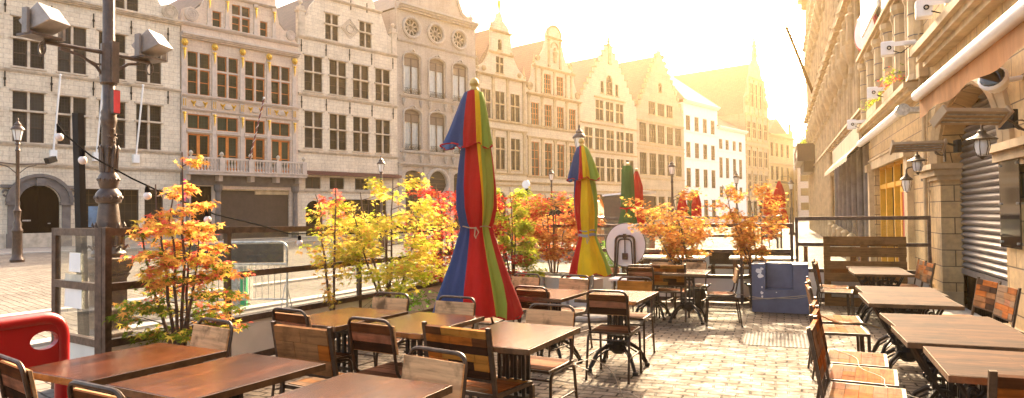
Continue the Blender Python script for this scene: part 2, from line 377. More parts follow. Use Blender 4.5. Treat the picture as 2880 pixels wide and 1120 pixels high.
P0 = Vector((-34.6, 23.0, 0)); TX, TY = .3458, .9384; HROT = atan2(TY, TX)
def hp(s, off=0, z=0): return (P0.x+TX*s+TY*off, P0.y+TY*s-TX*off, z)        # off = metres in front of the facades
mb = MB(); mb.b2(-12, 150, -5.6, 0, -.35, .035)
o = mb.build('pavement', pave_slab); o.location = P0; o.rotation_euler.z = HROT; o['kind'] = 'structure'
mb = MB(); mb.b2(-12, 150, -5.85, -5.605, -.35, .045)
o = mb.build('kerb', kerb_stone); o.location = P0; o.rotation_euler.z = HROT; o['kind'] = 'structure'
for nm, x0, x1, h in (('kerb', -8.75, -8.45, .05), ('gutter', -8.44, -8.2, .012), ('kerb', -11.6, -11.3, .05)):
    mb = MB(); ys = lin(-6, 30, 37)
    for i in range(len(ys)-1):
        a, b = ys[i], ys[i+1]-.012; za, zb = gz(x0, a), gz(x0, b)
        mb.add([(x0, a, za-.1), (x1, a, za-.1), (x1, b, zb-.1), (x0, b, zb-.1), (x0, a, za+h), (x1, a, za+h), (x1, b, zb+h), (x0, b, zb+h)],
               [(4, 5, 6, 7), (0, 1, 5, 4), (1, 2, 6, 5), (2, 3, 7, 6), (3, 0, 4, 7)])
    o = mb.build(nm, kerb_stone if nm == 'kerb' else trim_dark); o['kind'] = 'structure'

# ------------------------------------------------------------ facades
def hole_pts(kind, a, b, z0, z1, rise=0):
    if kind == 'rect': return [(a, z0), (b, z0), (b, z1), (a, z1)]
    if kind == 'arch':
        cx = (a+b)/2; h = (b-a)/2; zs = z1-(rise or h); k = 12
        return [(a, z0), (b, z0)]+[(cx+h*cos(pi*i/k), zs+(rise or h)*sin(pi*i/k)) for i in range(k+1)]
    if kind == 'oval':
        cx, cz = (a+b)/2, (z0+z1)/2
        return [(cx+(b-a)/2*cos(2*pi*i/24), cz+(z1-z0)/2*sin(2*pi*i/24)) for i in range(24)]
def wall_with_holes(mb, outline, holes, depth=.24, m=0):
    loops = [outline]+holes
    tris = tessellate_polygon([[Vector((x, z, 0)) for x, z in l] for l in loops])
    o = len(mb.v); flat = [p for l in loops for p in l]
    mb.v += [(x, 0, z) for x, z in flat]
    for t in tris: mb.f.append(tuple(o+i for i in t)); mb.m.append(m)
    for l in loops:
        k = len(l); o = len(mb.v); mb.v += [(x, 0, z) for x, z in l]+[(x, depth, z) for x, z in l]
        for i in range(k): j = (i+1) % k; mb.f.append((o+i, o+j, o+k+j, o+k+i)); mb.m.append(m)
def frame_rect(mb, a, b, z0, z1, wd, y0, y1, m=0):
    mb.b2(a, a+wd, y0, y1, z0, z1, m); mb.b2(b-wd, b, y0, y1, z0, z1, m)
    mb.b2(a+wd, b-wd, y0, y1, z0, z0+wd, m); mb.b2(a+wd, b-wd, y0, y1, z1-wd, z1, m)
def pane_obj(parent, pts, y, mt, name='pane'):
    mb = MB(); mb.v = [(x, y, z) for x, z in pts]; mb.f = [tuple(range(len(pts)))]; mb.m = [0]
    return mb.build(name, mt, parent)
class House:
    def __init__(s, name, label, s0, s1, outline, mt, trim=trim, depth=12, group='houses along the square', root=None, cat='house'):
        s.s0 = s0; s.s1 = s1; s.out = outline; s.mt = mt; s.tr = trim; s.dp = depth
        s.root = root or thing(name, label, cat, hp(s0), HROT, group)
        s.holes = []; s.mb = MB(); s.jobs = []
    def win(s, a, b, z0, z1, style='cross', kind='rect', rise=0, t=None, fm=frame_brown, gm=glass_lead, n=2, m=3, sill=True, drip=False, orn=True):
        s0 = s.s0; a -= s0; b -= s0; pts = hole_pts(kind, a, b, z0, z1, rise); s.holes.append(pts); mb = s.mb; tr = 1
        f = MB(); Y0, Y1 = .10, .17
        if style == 'cross':
            t = t or z0+(z1-z0)*.6; c = (a+b)/2
            mb.b2(c-.055, c+.055, .015, .2, z0, z1, tr); mb.b2(a, b, -.03 if drip else .012, .2, t-.05, t+.05, tr)
            for x0, x1 in ((a, c-.055), (c+.055, b)):
                for q0, q1 in ((z0, t-.05), (t+.05, z1)):
                    frame_rect(f, x0, x1, q0, q1, .055 if q0 == z0 else .035, Y0, Y1)
                    if q0 == z0 and orn: f.b2(x0, x1, Y0+.01, Y1, (q0+q1)/2-.02, (q0+q1)/2+.02)
        elif style == 'doors':
            c = (a+b)/2; frame_rect(f, a, b, z0, z1, .09, Y0, Y1); f.b2(c-.09, c+.09, Y0-.01, Y1, z0, z1)
            f.b2(a, b, Y0, Y1, z0+(z1-z0)*.42, z0+(z1-z0)*.42+.05); f.b2(a, b, Y0, Y1, z0, z0+.22)
        elif style == 'sash':
            c = (a+b)/2; zt = z1-(rise or 0)
            frame_rect(f, a, b, z0, zt-.02, .07, Y0, Y1); f.b2(c-.05, c+.05, Y0, Y1, z0, zt)
        else:
            frame_rect(f, a, b, z0, z1 if kind == 'rect' else z1-(rise or (b-a)/2), .05, Y0, Y1)
            top = z1 if kind == 'rect' else z1-(rise or (b-a)/2)
            for i in range(1, n): x = a+(b-a)*i/n; f.b2(x-.025, x+.025, Y0, Y1, z0, top)
            for i in range(1, m): z = z0+(z1-z0)*i/m; f.b2(a, b, Y0+.005, Y1, z-.02, z+.02)
        if drip: mb.b2(a-.12, b+.12, -.09, .03, z1+.02, z1+.10, tr); mb.b2(a-.12, b+.12, -.09, .03, (t or z1)-.045, (t or z1)+.045, tr)
        if sill: mb.b2(a-.08, b+.08, -.08, .05, z0-.09, z0-.003, tr)
        s.jobs.append((f, fm, pts, gm, style, (a, b, z0, z1, rise)))
    def ledge(s, z, pr=.14, h=.16, a=None, b=None): s.mb.cornice((s.s0 if a is None else a)-s.s0, (s.s1 if b is None else b)-s.s0, z, pr, h, 0, 1)
    def pil(s, x, wd, z0, z1, pr=.08, cap=.16, m=1):
        x -= s.s0; s.mb.b2(x-wd/2, x+wd/2, -pr, .03, z0+cap, z1-cap, m); s.mb.b2(x-wd*.65, x+wd*.65, -pr-.04, .03, z1-cap, z1, m)
        s.mb.b2(x-wd*.65, x+wd*.65, -pr-.04, .03, z0, z0+cap, m)
    def volute(s, x, z, r, flip=1, m=1):
        x -= s.s0; pts = []
        s.mb.lathe([(r, 0), (r, .12)], (0, 0, 0), 20, m); k = 40
        for v in range(len(s.mb.v)-k, len(s.mb.v)):
            q = s.mb.v[v]; s.mb.v[v] = (x+q[0], -.10+q[2]*1.5, z+q[1])
        for i in range(46):
            a = i/46*5*pi; rad = r*(1-.8*i/46); pts.append((x+flip*rad*cos(a), -.11, z+rad*sin(a)))
        s.mb.tube(pts, r*.09, 5, m)
    def ball(s, x, z, r=.18, y=.1):
        s.mb.b2(x-s.s0-r*1.3, x-s.s0+r*1.3, y-r*1.3, y+r*1.3, z, z+r*1.6, 1)
        s.mb.lathe([(r*1.2, r*1.6), (r*.4, r*2), (r*.35, r*2.4), (r, r*3.4), (r*.7, r*4.3), (.02, r*4.6)], (x-s.s0, y, z), 10, 1)
    def obelisk(s, x, z, h, r=.16):
        s.mb.lathe([(r*1.3, 0), (r*1.3, h*.15), (r*.6, h*.2), (r, h*.32), (r*.5, h*.45), (r*.7, h*.5), (r*.12, h*.92), (r*.3, h*.95), (.01, h)], (x-s.s0, .12, z), 8, 1)
    def done(s, roof=None, eave=None, ridge_mat=None):
        s0 = s.s0; wall_with_holes(s.mb, [(x-s0, z) for x, z in s.out], s.holes)
        s.mb.build('wall', [s.mt, s.tr], s.root)
        e = eave or min(z for x, z in s.out[2:4]); w1 = s.s1-s0
        mb = MB(); d = s.dp
        a, b = .02, w1-.02
        mb.add([(a, .25, 0), (a, d, 0), (a, d, e), (a, .25, e), (b, .25, 0), (b, d, 0), (b, d, e), (b, .25, e)],
               [(0, 1, 2, 3), (4, 5, 6, 7), (1, 5, 6, 2)])
        # dark inner floor slabs and back so that no window looks through the house
        mb.build('side_wall', s.mt, s.root)
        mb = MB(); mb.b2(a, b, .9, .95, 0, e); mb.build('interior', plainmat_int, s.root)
        for f, fm, pts, gm, style, (a, b, z0, z1, rise) in s.jobs:
            if f.v: wo = f.build('window', fm, s.root)
            else: wo = s.root
            if style == 'sash':
                zt = z0+(z1-z0)*.70; mbp = MB()
                lo = [(x, z) for x, z in pts if z <= zt]; pane_obj(wo, [(a, z0), (b, z0), (b, zt), (a, zt)], .15, glass, 'pane')
                c = MB(); k = 14
                for q in range(k+1):
                    x = a+(b-a)*q/k; c.v += [(x, .24+.035*(q % 2), z0), (x, .24+.035*(q % 2), zt)]
                for q in range(k): c.f.append((2*q, 2*q+2, 2*q+3, 2*q+1)); c.m.append(0)
                c.build('curtain', curtain, wo)
                up_ = [(a, zt), (b, zt)]+[p for p in pts[2:] if p[1] > zt]
                pane_obj(wo, up_, .135, glass_blind, 'blind')
                r = MB(); zr = z0+.42                                       # little iron balcony rail
                r.b2(a-.02, b+.02, -.05, -.02, zr, zr+.03); r.b2(a-.02, b+.02, -.05, -.02, z0+.03, z0+.06)
                n = int((b-a)/.16)
                for q in range(n):
                    x = a+(b-a)*(q+.5)/n; r.tube([(x+.065*cos(t*pi/5), -.035, z0+.235+.13*sin(t*pi/5)) for t in range(11)], .012, 4)
                    r.tube([(x-.05, -.035, z0+.06), (x+.05, -.035, zr)], .01, 4)
                r.build('railing', iron_black, wo)
            else: pane_obj(wo, pts, .16, gm)
        if roof:
            xr, zr = roof[0]-s0, roof[1]; za, zb = roof[2], roof[3] if len(roof) > 3 else roof[2]
            mb = MB(); y0, y1 = .28, d+.2
            mb.add([(-.05, y0, za), (xr, y0, zr), (w1+.05, y0, zb), (-.05, y1, za), (xr, y1, zr), (w1+.05, y1, zb)], [(0, 1, 4, 3), (1, 2, 5, 4), (3, 4, 5), (0, 2, 1)])
            mb.build('roof', ridge_mat or roof_slate, s.root)
        return s.root
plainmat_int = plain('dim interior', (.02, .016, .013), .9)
def part(h, name, mb, mats, smooth=False): return mb.build(name, mats, h.root if isinstance(h, House) else h, smooth)
def anchors(h, spots):
    for x, z, l in spots:
        a = MB(); x -= h.s0; a.b2(x-.025, x+.025, -.055, -.01, z-l/2, z+l/2); a.b2(x-.05, x+.05, -.05, -.005, z-.06, z+.06); part(h, 'wall_anchor', a, iron_black)

# --- house 1: wide cream ashlar house with the arched carriage door
h = House('guild_house', 'wide cream stone house with an arched dark carriage door and white flagpoles', -6, 6.88,
          [(-6, 0), (6.88, 0), (6.88, 12.8), (6.75, 12.95), (6.78, 13.5), (6.3, 13.75), (5.8, 13.6), (5.55, 14.1), (5.2, 15.0), (4.9, 16.6), (-1, 16.6), (-1.6, 14), (-2.6, 13), (-6, 12.9)], stone_cream)
for a, b in ((-4.9, -3.6), (-3.0, -1.72), (-1.13, .2), (.77, 2.07), (2.66, 3.97), (4.52, 5.84)):
    h.win(a, b, 9.05, 11.5 if b > 0 else 11.5, t=10.46, drip=True); h.win(a, b, 5.29, 7.8, t=6.85, drip=True)
h.win(.7, 1.95, 12.95, 14.5); h.win(3.34, 4.62, 12.95, 14.5, drip=True)
h.win(1.95, 4.66, .9, 3.03, 'grid', n=1, m=1, fm=frame_brown, gm=glass_far); h.win(4.95, 5.95, .15, 3.05, 'grid', n=1, m=1, gm=glass_far, sill=False)
h.holes.append([(x+6, z) for x, z in hole_pts('arch', -.87, .90, .03, 3.17)])
h.ledge(12.62, .3, .26); h.ledge(8.74, .12, .16); h.ledge(5.10, .14, .18); h.ledge(4.08, .18, .2)
h.volute(6.28, 13.3, .43)
h.mb.b2(0.5, 12.88, -.05, .02, 0, .75, 1)
r = h.done((-.5+1, 18.5, 12.7, 12.7), 12.6)
anchors(h, [(x, z, .75) for x in (-1.45, .5, 2.4, 4.25, 6.2) for z in (8.35, 12.0)])
pr = MB(); cx, zs = .02+6, 2.29                                      # carriage door surround
for i in range(16):
    a0, a1 = pi*i/16, pi*(i+1)/16; pts = []
    pr.add([(cx+q*cos(a), y, zs+q*sin(a)) for a in (a0, a1) for q in (.90, 1.28) for y in (-.16, .05)], [(0, 2, 3, 1), (4, 5, 7, 6), (0, 4, 6, 2), (2, 6, 7, 3), (0, 1, 5, 4)])
    pr.add([(cx+q*cos(a), y, zs+q*sin(a)) for a in (a0, a1) for q in (1.28, 1.44) for y in (-.26, .05)], [(0, 2, 3, 1), (4, 5, 7, 6), (0, 4, 6, 2), (2, 6, 7, 3), (0, 1, 5, 4)])
for sg in (-1, 1):
    x = cx+sg*1.14; pr.b2(x-.24, x+.24, -.14, .05, .03, .75); pr.b2(x-.19, x+.19, -.10, .05, .75, 2.15); pr.b2(x-.28, x+.28, -.2, .05, 2.15, 2.33)
    pr.b2(cx+sg*1.2, cx+sg*1.62, -.2, .05, 3.0, 3.16); pr.tube([(cx+sg*(1.42+.12*cos(t)), -.1, 2.75+.16*sin(t)) for t in [i*pi/6 for i in range(12)]], .05, 6)
pr.b2(cx-.2, cx+.2, -.3, .05, 3.12, 3.5)
part(r, 'door_surround', pr, trim_dark)
dm = MB(); dp = [(x+6, z) for x, z in hole_pts('arch', -.87, .90, .03, 3.17)]; dm.prismy(dp, .17, .22)
for i in range(9): x = cx-.85+i*.2125; dm.b2(x-.012, x+.012, .155, .17, .3, 2.6)
dm.b2(cx-.03, cx+.03, .13, .17, .1, 3.1); dm.b2(cx-.86, cx+.86, .14, .17, .10, .38)
d = part(r, 'carriage_door', dm, door_dark); hm = MB(); hm.b2(cx-.7, cx-.35, .13, .165, 1.35, 1.42); hm.b2(cx+.38, cx+.5, .13, .165, 1.2, 1.25); hm.build('letter_slot', galv, d)
for x in (.55, 2.5, 4.45):                                            # flagpoles
    f = MB(); f.tube([(x+6, -.18, 4.85), (x+6+.15, -.75, 8.7)], .045, 8); f.lathe([(.07, 0), (.07, .05), (.02, .1)], (x+6.15, -.75, 8.7), 8); part(r, 'flagpole', f, white_metal, True)
    f = MB(); f.b2(x+5.85, x+6.15, -.28, .02, 4.5, 4.95); part(r, 'flagpole_bracket', f, white_metal)
pb = MB(); pb.b2(cx+5.2-3, cx+5.2-1.6, .12, .15, 1.0, 2.1); part(r, 'shop_poster', pb, plain('blue grey poster', (.10, .17, .26), .5, var=.5, sc=2))

# --- house 2: ornate balcony house with gilded masks
x0 = 6.9
h = House('guild_house', 'ornate pinkish stone house with gilded lion masks, orange window frames and a balcony', 6.9, 14.5,
          [(6.9, 0), (14.5, 0), (14.5, 12.95), (14.35, 13.05), (14.0, 13.7), (13.5, 13.65), (13.15, 14.0), (12.95, 15.0), (12.9, 15.8), (12.6, 16.3), (8.8, 16.3), (8.5, 15.6), (8.45, 14.8), (8.1, 14.1), (7.75, 13.8), (7.5, 13.9), (7.05, 13.7), (6.95, 13.0)], stone_pink, trim_pink)
cols = ((7.31, 8.62), (9.06, 10.38), (10.83, 12.15), (12.59, 13.91))
for a, b in cols:
    h.win(a, b, 8.72, 11.25, t=10.28, fm=frame_wood, gm=glass_green, sill=False)
    h.win(a, b, 6.68, 7.55, 'grid', n=2, m=1, fm=frame_wood, gm=glass_green)
    h.win(a, b, 4.25, 6.40, 'doors', fm=frame_wood, gm=glass_green, sill=False)
    h.mb.b2(a-.1-x0, b+.1-x0, -.12, .03, 6.47, 6.56, 1)
h.win(8.78, 9.32, 12.98, 13.95, 'grid', n=1, m=2, fm=frame_wood, gm=glass_green); h.win(9.99, 11.16, 12.98, 14.62, t=13.95, fm=frame_wood, gm=glass_green); h.win(11.83, 12.34, 12.98, 13.95, 'grid', n=1, m=2, fm=frame_wood, gm=glass_green)
h.ledge(12.75, .2, .2); h.ledge(11.98, .36, .3); h.ledge(8.5, .2, .2); h.ledge(7.75, .14, .12)
h.ledge(14.9, .2, .16, 8.5, 12.9)
for x in (7.08, 8.85, 10.6, 12.37, 14.18): h.pil(x, .26, 8.72, 11.9, .09); h.pil(x, .24, 4.3, 7.72, .08); h.mb.b2(x-.14-x0, x+.14-x0, -.12, .03, 7.9, 8.48, 1)
for x in (8.55, 9.65, 11.5, 12.75): h.pil(x, .22, 12.95, 14.9, .1)
h.volute(7.5, 13.42, .40); h.volute(13.95, 13.40, .33, -1)
for a, b in cols:
    c = (a+b)/2-x0; h.mb.lathe([(.30, 0), (.30, .05), (.22, .08), (.02, .09)], (0, 0, 0), 16, 1)
    for v in range(len(h.mb.v)-64, len(h.mb.v)): q = h.mb.v[v]; h.mb.v[v] = (c+q[0], -.02-q[2], 8.17+q[1]*.6)
for a, b in ((9.35, 3.0), (13.35, 3.0)): pass
h.holes.append([(9.25-x0, .1), (13.85-x0, .1), (13.85-x0, 3.1), (9.25-x0, 3.1)]); h.holes.append([(7.5-x0, .1), (8.75-x0, .1), (8.75-x0, 3.3), (7.5-x0, 3.3)])
h.mb.b2(0, 7.6, -.10, .02, 3.35, 4.05, 2)
for x in (7.15, 9.02, 14.15):
    h.mb.lathe([(.24, .0), (.24, .35), (.17, .4), (.15, 2.9), (.24, 3.05), (.26, 3.35)], (x-x0, -.18, .04), 12, 2)
h.mt2 = trim_dark
wall_build = h.mb.build
def _b(name, mats, parent=None, smooth=False, bev=0, f=wall_build): return f(name, list(mats)+[trim_dark] if isinstance(mats, list) else mats, parent, smooth, bev)
h.mb.build = _b
r = h.done((10.7, 17.2, 12.8, 12.8), 12.7)
sh = MB(); n = 26
for i in range(n): z = .1+2.95*i/n; sh.b2(9.25-x0, 13.85-x0, .14+.02*(i % 2), .2, z, z+2.95/n)
part(r, 'roller_shutter', sh, shutter_brown); s_ = MB(); s_.b2(11.5-x0, 13.8-x0, .02, .16, 2.85, 3.08); s_.tube([(9.3-x0, -.02, 3.12), (13.8-x0, -.02, 3.12)], .05, 8); part(r, 'shutter_housing', s_, trim_gold)
dm = MB(); dm.b2(7.5-x0, 8.75-x0, .16, .2, .1, 3.3)
for z in (.5, 1.5, 2.5): frame_rect(dm, 7.65-x0, 8.6-x0, z-.35, z+.35, .04, .13, .16)
part(r, 'door', dm, door_dark)
bal = MB(); bal.b2(.05, 7.68, -.95, 0, 3.95, 4.12); bal.b2(.0, 7.72, -1.02, 0, 4.122, 4.19); bal.b2(.08, 7.66, -.97, -.80, 4.86, 4.97)
for x in (7.12, 8.92, 10.72, 12.55, 14.38): bal.b2(x-.15-x0, x+.15-x0, -1.0, -.74, 4.19, 4.93)
for x in (7.1, 9.0, 11, 12.7, 14.3): bal.b2(x-.12-x0, x+.12-x0, -.6, 0, 3.6, 3.95)
bal = part(r, 'balcony', bal, trim_pink)
bst = None
for a, b in ((7.12, 8.92), (8.92, 10.72), (10.72, 12.55), (12.55, 14.38)):
    for i in range(8):
        x = a+.25+(b-a-.5)*(i+.0)/7-x0
        if bst is None:
            q = MB(); q.lathe([(.07, 0), (.07, .06), (.035, .1), (.075, .25), (.03, .5), (.06, .58), (.06, .67)], (0, 0, 0), 8); bst = q.build('baluster', trim_pink, bal, True); bst.location = (x, -.88, 4.19)
        else: c = bst.copy(); COL.objects.link(c); c.parent = bal; c.location = (x, -.88, 4.19)
fin = None
for x in (7.12, 8.92, 10.72, 12.55, 14.38):
    if fin is None:
        q = MB(); q.lathe([(.1, 0), (.06, .06), (.05, .1), (.12, .2), (.13, .27), (.07, .36), (.02, .4)], (0, 0, 0), 10); fin = q.build('ball_finial', trim, bal, True); fin.location = (x-x0, -.87, 4.93)
    else: c = fin.copy(); COL.objects.link(c); c.parent = bal; c.location = (x-x0, -.87, 4.93)
mask = drop = urn = None
def rep(first, maker, name, mt, parent, loc):
    if first is None: first = maker().build(name, mt, parent, True); first.location = loc; return first
    c = first.copy(); COL.objects.link(c); c.parent = parent; c.location = loc; return first
def mk_mask():
    q = MB(); q.ball((0, -.05, 0), .15, 10, 0, 1.1)
    for i in range(10): a = i*pi/5; q.ball((.15*cos(a), -.02, .16*sin(a)), .065, 6)
    q.ball((0, -.19, -.03), .05, 6); q.ball((-.06, -.17, .06), .03, 6); q.ball((.06, -.17, .06), .03, 6); q.ball((0, -.16, -.1), .05, 6); return q
def mk_drop():
    q = MB(); q.ball((0, -.04, 0), .09, 8); q.tube([(0, -.03, 0), (0, -.05, -.3), (0, -.03, -.62)], [.07, .05, .012], 6); q.ball((0, -.04, -.22), .065, 6); q.b2(-.12, .12, -.05, .0, .02, .07); return q
def mk_urn():
    q = MB(); q.lathe([(.04, -.14), (.03, -.05), (.11, .05), (.13, .12), (.04, .14)], (0, -.04, 0), 8); q.ball((-.11, -.03, .15), .05, 6); q.ball((.11, -.03, .15), .05, 6); return q
for x in (7.08, 8.85, 10.6, 12.37, 14.18):
    mask = rep(mask, mk_mask, 'gilded_mask', gold, r, (x-x0, -.14, 11.70)); drop = rep(drop, mk_drop, 'gilded_pendant', gold, r, (x-x0, -.12, 11.3))
    drop = rep(drop, mk_drop, 'gilded_pendant', gold, r, (x-x0, -.10, 7.55))
    for dx in (-.06, .06): q = MB(); q.b2(x-x0+dx-.022, x-x0+dx+.022, -.15, -.118, 7.98, 8.4); part(r, 'gilded_strip', q, gold)
for x in (8.55, 9.65, 11.5, 12.75): drop = rep(drop, mk_drop, 'gilded_pendant', gold, r, (x-x0, -.12, 14.6))
for a, b in cols:
    for u in (.24, .76): urn = rep(urn, mk_urn, 'gilded_urn', gold, r, (a+(b-a)*u-x0, -.04, 8.15))
q = MB(); pts = [(3.72, -.95, 4.95), (4.05, -2.1, 8.6)]
q.tube(pts, .045, 8); k = 60; q.tube([(3.72+.33*i/k+.045*cos(i*.9), -.95-1.15*i/k+.045*sin(i*.9), 4.95+3.65*i/k) for i in range(k+1)], .018, 5, 1); q.ball((4.05, -2.1, 8.65), .07, 8, 1)
part(r, 'striped_flagpole', q, [plain('maroon paint', (.18, .03, .03), .5), white_metal])

# --- house 3
x0 = 14.5
h = House('guild_house', 'plain cream ashlar house with a red-brown awning and a lozenge on its gable', 14.5, 22.85,
          [(14.5, 0), (22.85, 0), (22.85, 14.7), (22.4, 14.75), (22.0, 15.0), (21.7, 15.7), (21.4, 16.45), (20.9, 16.6), (20.6, 17.6), (20.0, 18.6), (17.3, 18.6), (16.9, 17.4), (16.6, 16.4), (15.9, 16.3), (15.5, 15.8), (15.2, 15.0), (14.95, 14.75), (14.5, 14.7)], stone_cream)
for a, b in ((14.98, 16.36), (16.93, 18.30), (18.87, 20.23), (20.84, 22.17)):
    h.win(a, b, 9.92, 12.3, t=11.21, drip=True); h.win(a, b, 6.05, 8.52, t=7.45, drip=True)
h.win(16.61, 17.66, 13.68, 15.5, t=14.75, drip=True); h.win(19.45, 20.5, 13.68, 15.5, t=14.75, drip=True)
for a, b in ((15.02, 16.2), (16.9, 18.1), (19, 20.2)): h.win(a, b, 3.3, 4.1, 'grid', n=2, m=1)
h.win(15.05, 16.35, .1, 2.5, 'grid', kind='arch', n=1, m=1, gm=door_dark, sill=False); h.win(17.1, 21.8, .1, 2.6, 'grid', n=3, m=2, gm=glass_far, sill=False)
h.ledge(13.4, .16, .2); h.ledge(9.55, .14, .18); h.ledge(5.7, .14, .16); h.ledge(3.05, .12, .14); h.ledge(16.45, .16, .16, 16.4, 21.4)
for x in (14.75, 22.55): h.mb.b2(x-.22-x0, x+.22-x0, -.12, .3, 13.6, 15.2, 1); h.mb.b2(x-.3-x0, x+.3-x0, -.18, .35, 15.2, 15.32, 1); h.ball(x, 15.32, .15)
c = 18.62-x0
for k, rr_ in enumerate((.72, .58)):
    h.mb.tube([(c, -.03, 14.76+rr_), (c+rr_, -.03, 14.76), (c, -.03, 14.76-rr_), (c-rr_, -.03, 14.76), (c, -.03, 14.76+rr_)], .05, 4, 1)
h.mb.tube([(c+.3*cos(i*pi/8), -.04, 14.76+.3*sin(i*pi/8)) for i in range(17)], .05, 6, 1)
r = h.done((18.65, 18.4, 13.5, 13.5), 13.4)
anchors(h, [(x, z, .8) for x in (14.75, 16.65, 18.58, 20.5, 22.45) for z in (9.1, 12.9)]+[(17.15, 16.9, .7), (18.7, 16.5, .7), (20.1, 16.6, .7)])
q = MB(); q.b2(.1, 8.3, -.25, -.02, 4.22, 4.5); q.b2(.1, 8.3, -.55, -.25, 4.22, 4.42); part(r, 'awning_box', q, plain('maroon canvas', (.10, .025, .02), .7))

# --- house 4: grey rococo
x0 = 22.85
h = House('guild_house', 'grey rococo house with three round windows over tall curtained windows', 22.85, 31.35,
          [(22.85, 0), (31.35, 0), (31.35, 17.8), (30.9, 18.0), (30.2, 18.0), (29.7, 18.4), (29.2, 19.4), (28.8, 20.6), (27.9, 21.6), (26.2, 21.6), (25.3, 20.6), (24.9, 19.6), (24.3, 18.9), (23.5, 18.3), (22.85, 17.9)], stone_grey, plain('grey trim', (.38, .33, .28), .85, var=.2, bmp=.3))
for a, b in ((23.55, 25.1), (26.13, 27.72), (28.7, 30.25)):
    h.win(a, b, 10.8, 13.95, 'sash', 'arch', .3, gm=glass); h.win(a, b, 6.45, 9.6, 'sash', 'arch', .3, gm=glass)
    for z in (13.95, 9.6):
        c = (a+b)/2-x0; hw = (b-a)/2+.14
        h.mb.tube([(c-hw, -.06, z-3.0), (c-hw, -.06, z-.4)]+[(c+hw*-cos(pi*i/10), -.07, z-.32+.42*sin(pi*i/10)) for i in range(11)]+[(c+hw, -.06, z-.4), (c+hw, -.06, z-3.0)], .075, 5, 1)
        h.mb.tube([(c-.25, -.08, z+.16), (c, -.14, z+.32), (c+.25, -.08, z+.16)], .07, 5, 1)
    for sx in (-.85, .85):
        for z in (10.1, 5.85): h.mb.lathe([(.06, -.3), (.16, .0), (.2, .3)], ((a+b)/2-x0+sx, -.08, z), 7, 1)
for c in (24.3, 26.83, 29.42):
    h.win(c-.72, c+.72, 15.35, 16.65, 'none', 'oval', sill=False)
    c -= x0; h.mb.tube([(c+.84*cos(i*pi/12), -.05, 16.0+.78*sin(i*pi/12)) for i in range(25)], .13, 6, 1)
    for k in range(9):
        a = k*2*pi/9; h.mb.tube([(c+.5*cos(a)+.2*cos(t*pi/5), .1, 16+.44*sin(a)+.2*sin(t*pi/5)) for t in range(11)], .028, 4, 1)
    h.mb.tube([(c+.2*cos(t*pi/5), .1, 16+.2*sin(t*pi/5)) for t in range(11)], .028, 4, 1)
h.win(25.9, 27.9, 3.0, 4.95, 'none', 'oval', sill=False); c = 26.9-x0; h.mb.tube([(c+1.12*cos(i*pi/12), -.05, 3.98+1.08*sin(i*pi/12)) for i in range(25)], .16, 6, 1)
h.win(26.7, 27.1, 19.2, 20.2, 'none', 'oval', sill=False); c = 26.9-x0; h.mb.tube([(c+.6*cos(i*pi/12), -.05, 19.7+.6*sin(i*pi/12)) for i in range(25)], .16, 6, 1)
h.win(23.6, 25.2, .1, 4.9, 'grid', 'arch', .35, n=2, m=4, gm=glass_far, sill=False); h.win(28.7, 30.3, .1, 4.9, 'grid', 'arch', .35, n=2, m=4, gm=glass_far, sill=False)
h.ledge(17.2, .5, .5); h.ledge(14.75, .14, .18); h.ledge(10.5, .14, .14, 23.1, 31.2); h.ledge(6.2, .14, .14, 23.1, 31.2); h.ledge(5.2, .25, .25)
for x in (23.1, 25.6, 28.2, 31.1): h.pil(x, .3, .1, 5.2, .06)
h.mb.tube([(30.9-x0, 0, 18.1), (30.3-x0, 0, 17.95), (29.75-x0, 0, 18.2), (29.3-x0, 0, 19.1), (28.9-x0, 0, 20.4), (28.0-x0, 0, 21.5), (26-x0, 0, 21.5), (25.2-x0, 0, 20.4), (24.8-x0, 0, 19.4), (23.5-x0, 0, 18.3)], .2, 6, 1)
h.ball(30.95, 17.95, .12)
h.done((27, 20.5, 17.3, 17.3), 17.2)

# --- house 5: narrow house with the gilded statue
x0 = 31.35
h = House('guild_house', 'narrow sandstone house with a gilded statue on top of its gable', 31.35, 38.0,
          [(31.35, 0), (38, 0), (38, 13.9), (37.6, 14.2), (36.9, 14.7), (36.3, 15.5), (36.05, 16.2), (35.85, 17.6), (35.6, 18.2), (34.9, 18.7), (34.75, 19.3), (34.2, 19.3), (34.0, 18.7), (33.45, 18.2), (33.35, 17.6), (33.3, 16.2), (33.0, 15.4), (32.4, 14.6), (31.7, 14.2), (31.35, 13.9)], stone_sand, trim_gold)
for a, b in ((31.95, 33.2), (33.8, 35.02), (35.8, 37.08)): h.win(a, b, 9.8, 12.3, t=11.2, fm=frame_brown, gm=glass_far, orn=False); h.win(a, b, 5.4, 8.25, t=7.2, gm=glass_far, orn=False)
h.win(33.92, 34.92, 13.95, 15.4, t=14.8, gm=glass_far, orn=False); h.win(34.2, 34.72, 16.0, 17.0, 'grid', 'arch', n=1, m=1, gm=glass_far)
for a, b in ((31.9, 33.2), (33.8, 35.1), (35.9, 37.2)): h.win(a, b, .1, 3.4, 'grid', 'arch', n=2, m=2, gm=glass_far, sill=False)
for z, p in ((13.5, .25), (9.55, .14), (8.85, .14), (4.95, .14), (4.3, .2), (3.9, .12)): h.ledge(z, p, .16)
h.ledge(15.6, .18, .16, 33.0, 36.2); h.ledge(17.55, .2, .16, 33.2, 36.0)
for x in (31.6, 33.5, 35.4, 37.6): h.pil(x, .3, 9.75, 13.5, .1); h.pil(x, .3, 5.1, 8.85, .1)
h.obelisk(33.45, 17.7, 1.0); h.obelisk(36.0, 15.7, 1.9); h.obelisk(31.6, 13.9, 1.6); h.obelisk(37.8, 13.9, 1.2)
for x in (32.3, 37.0): h.mb.ball((x-x0, -.05, 14.1), .25, 8, 1)
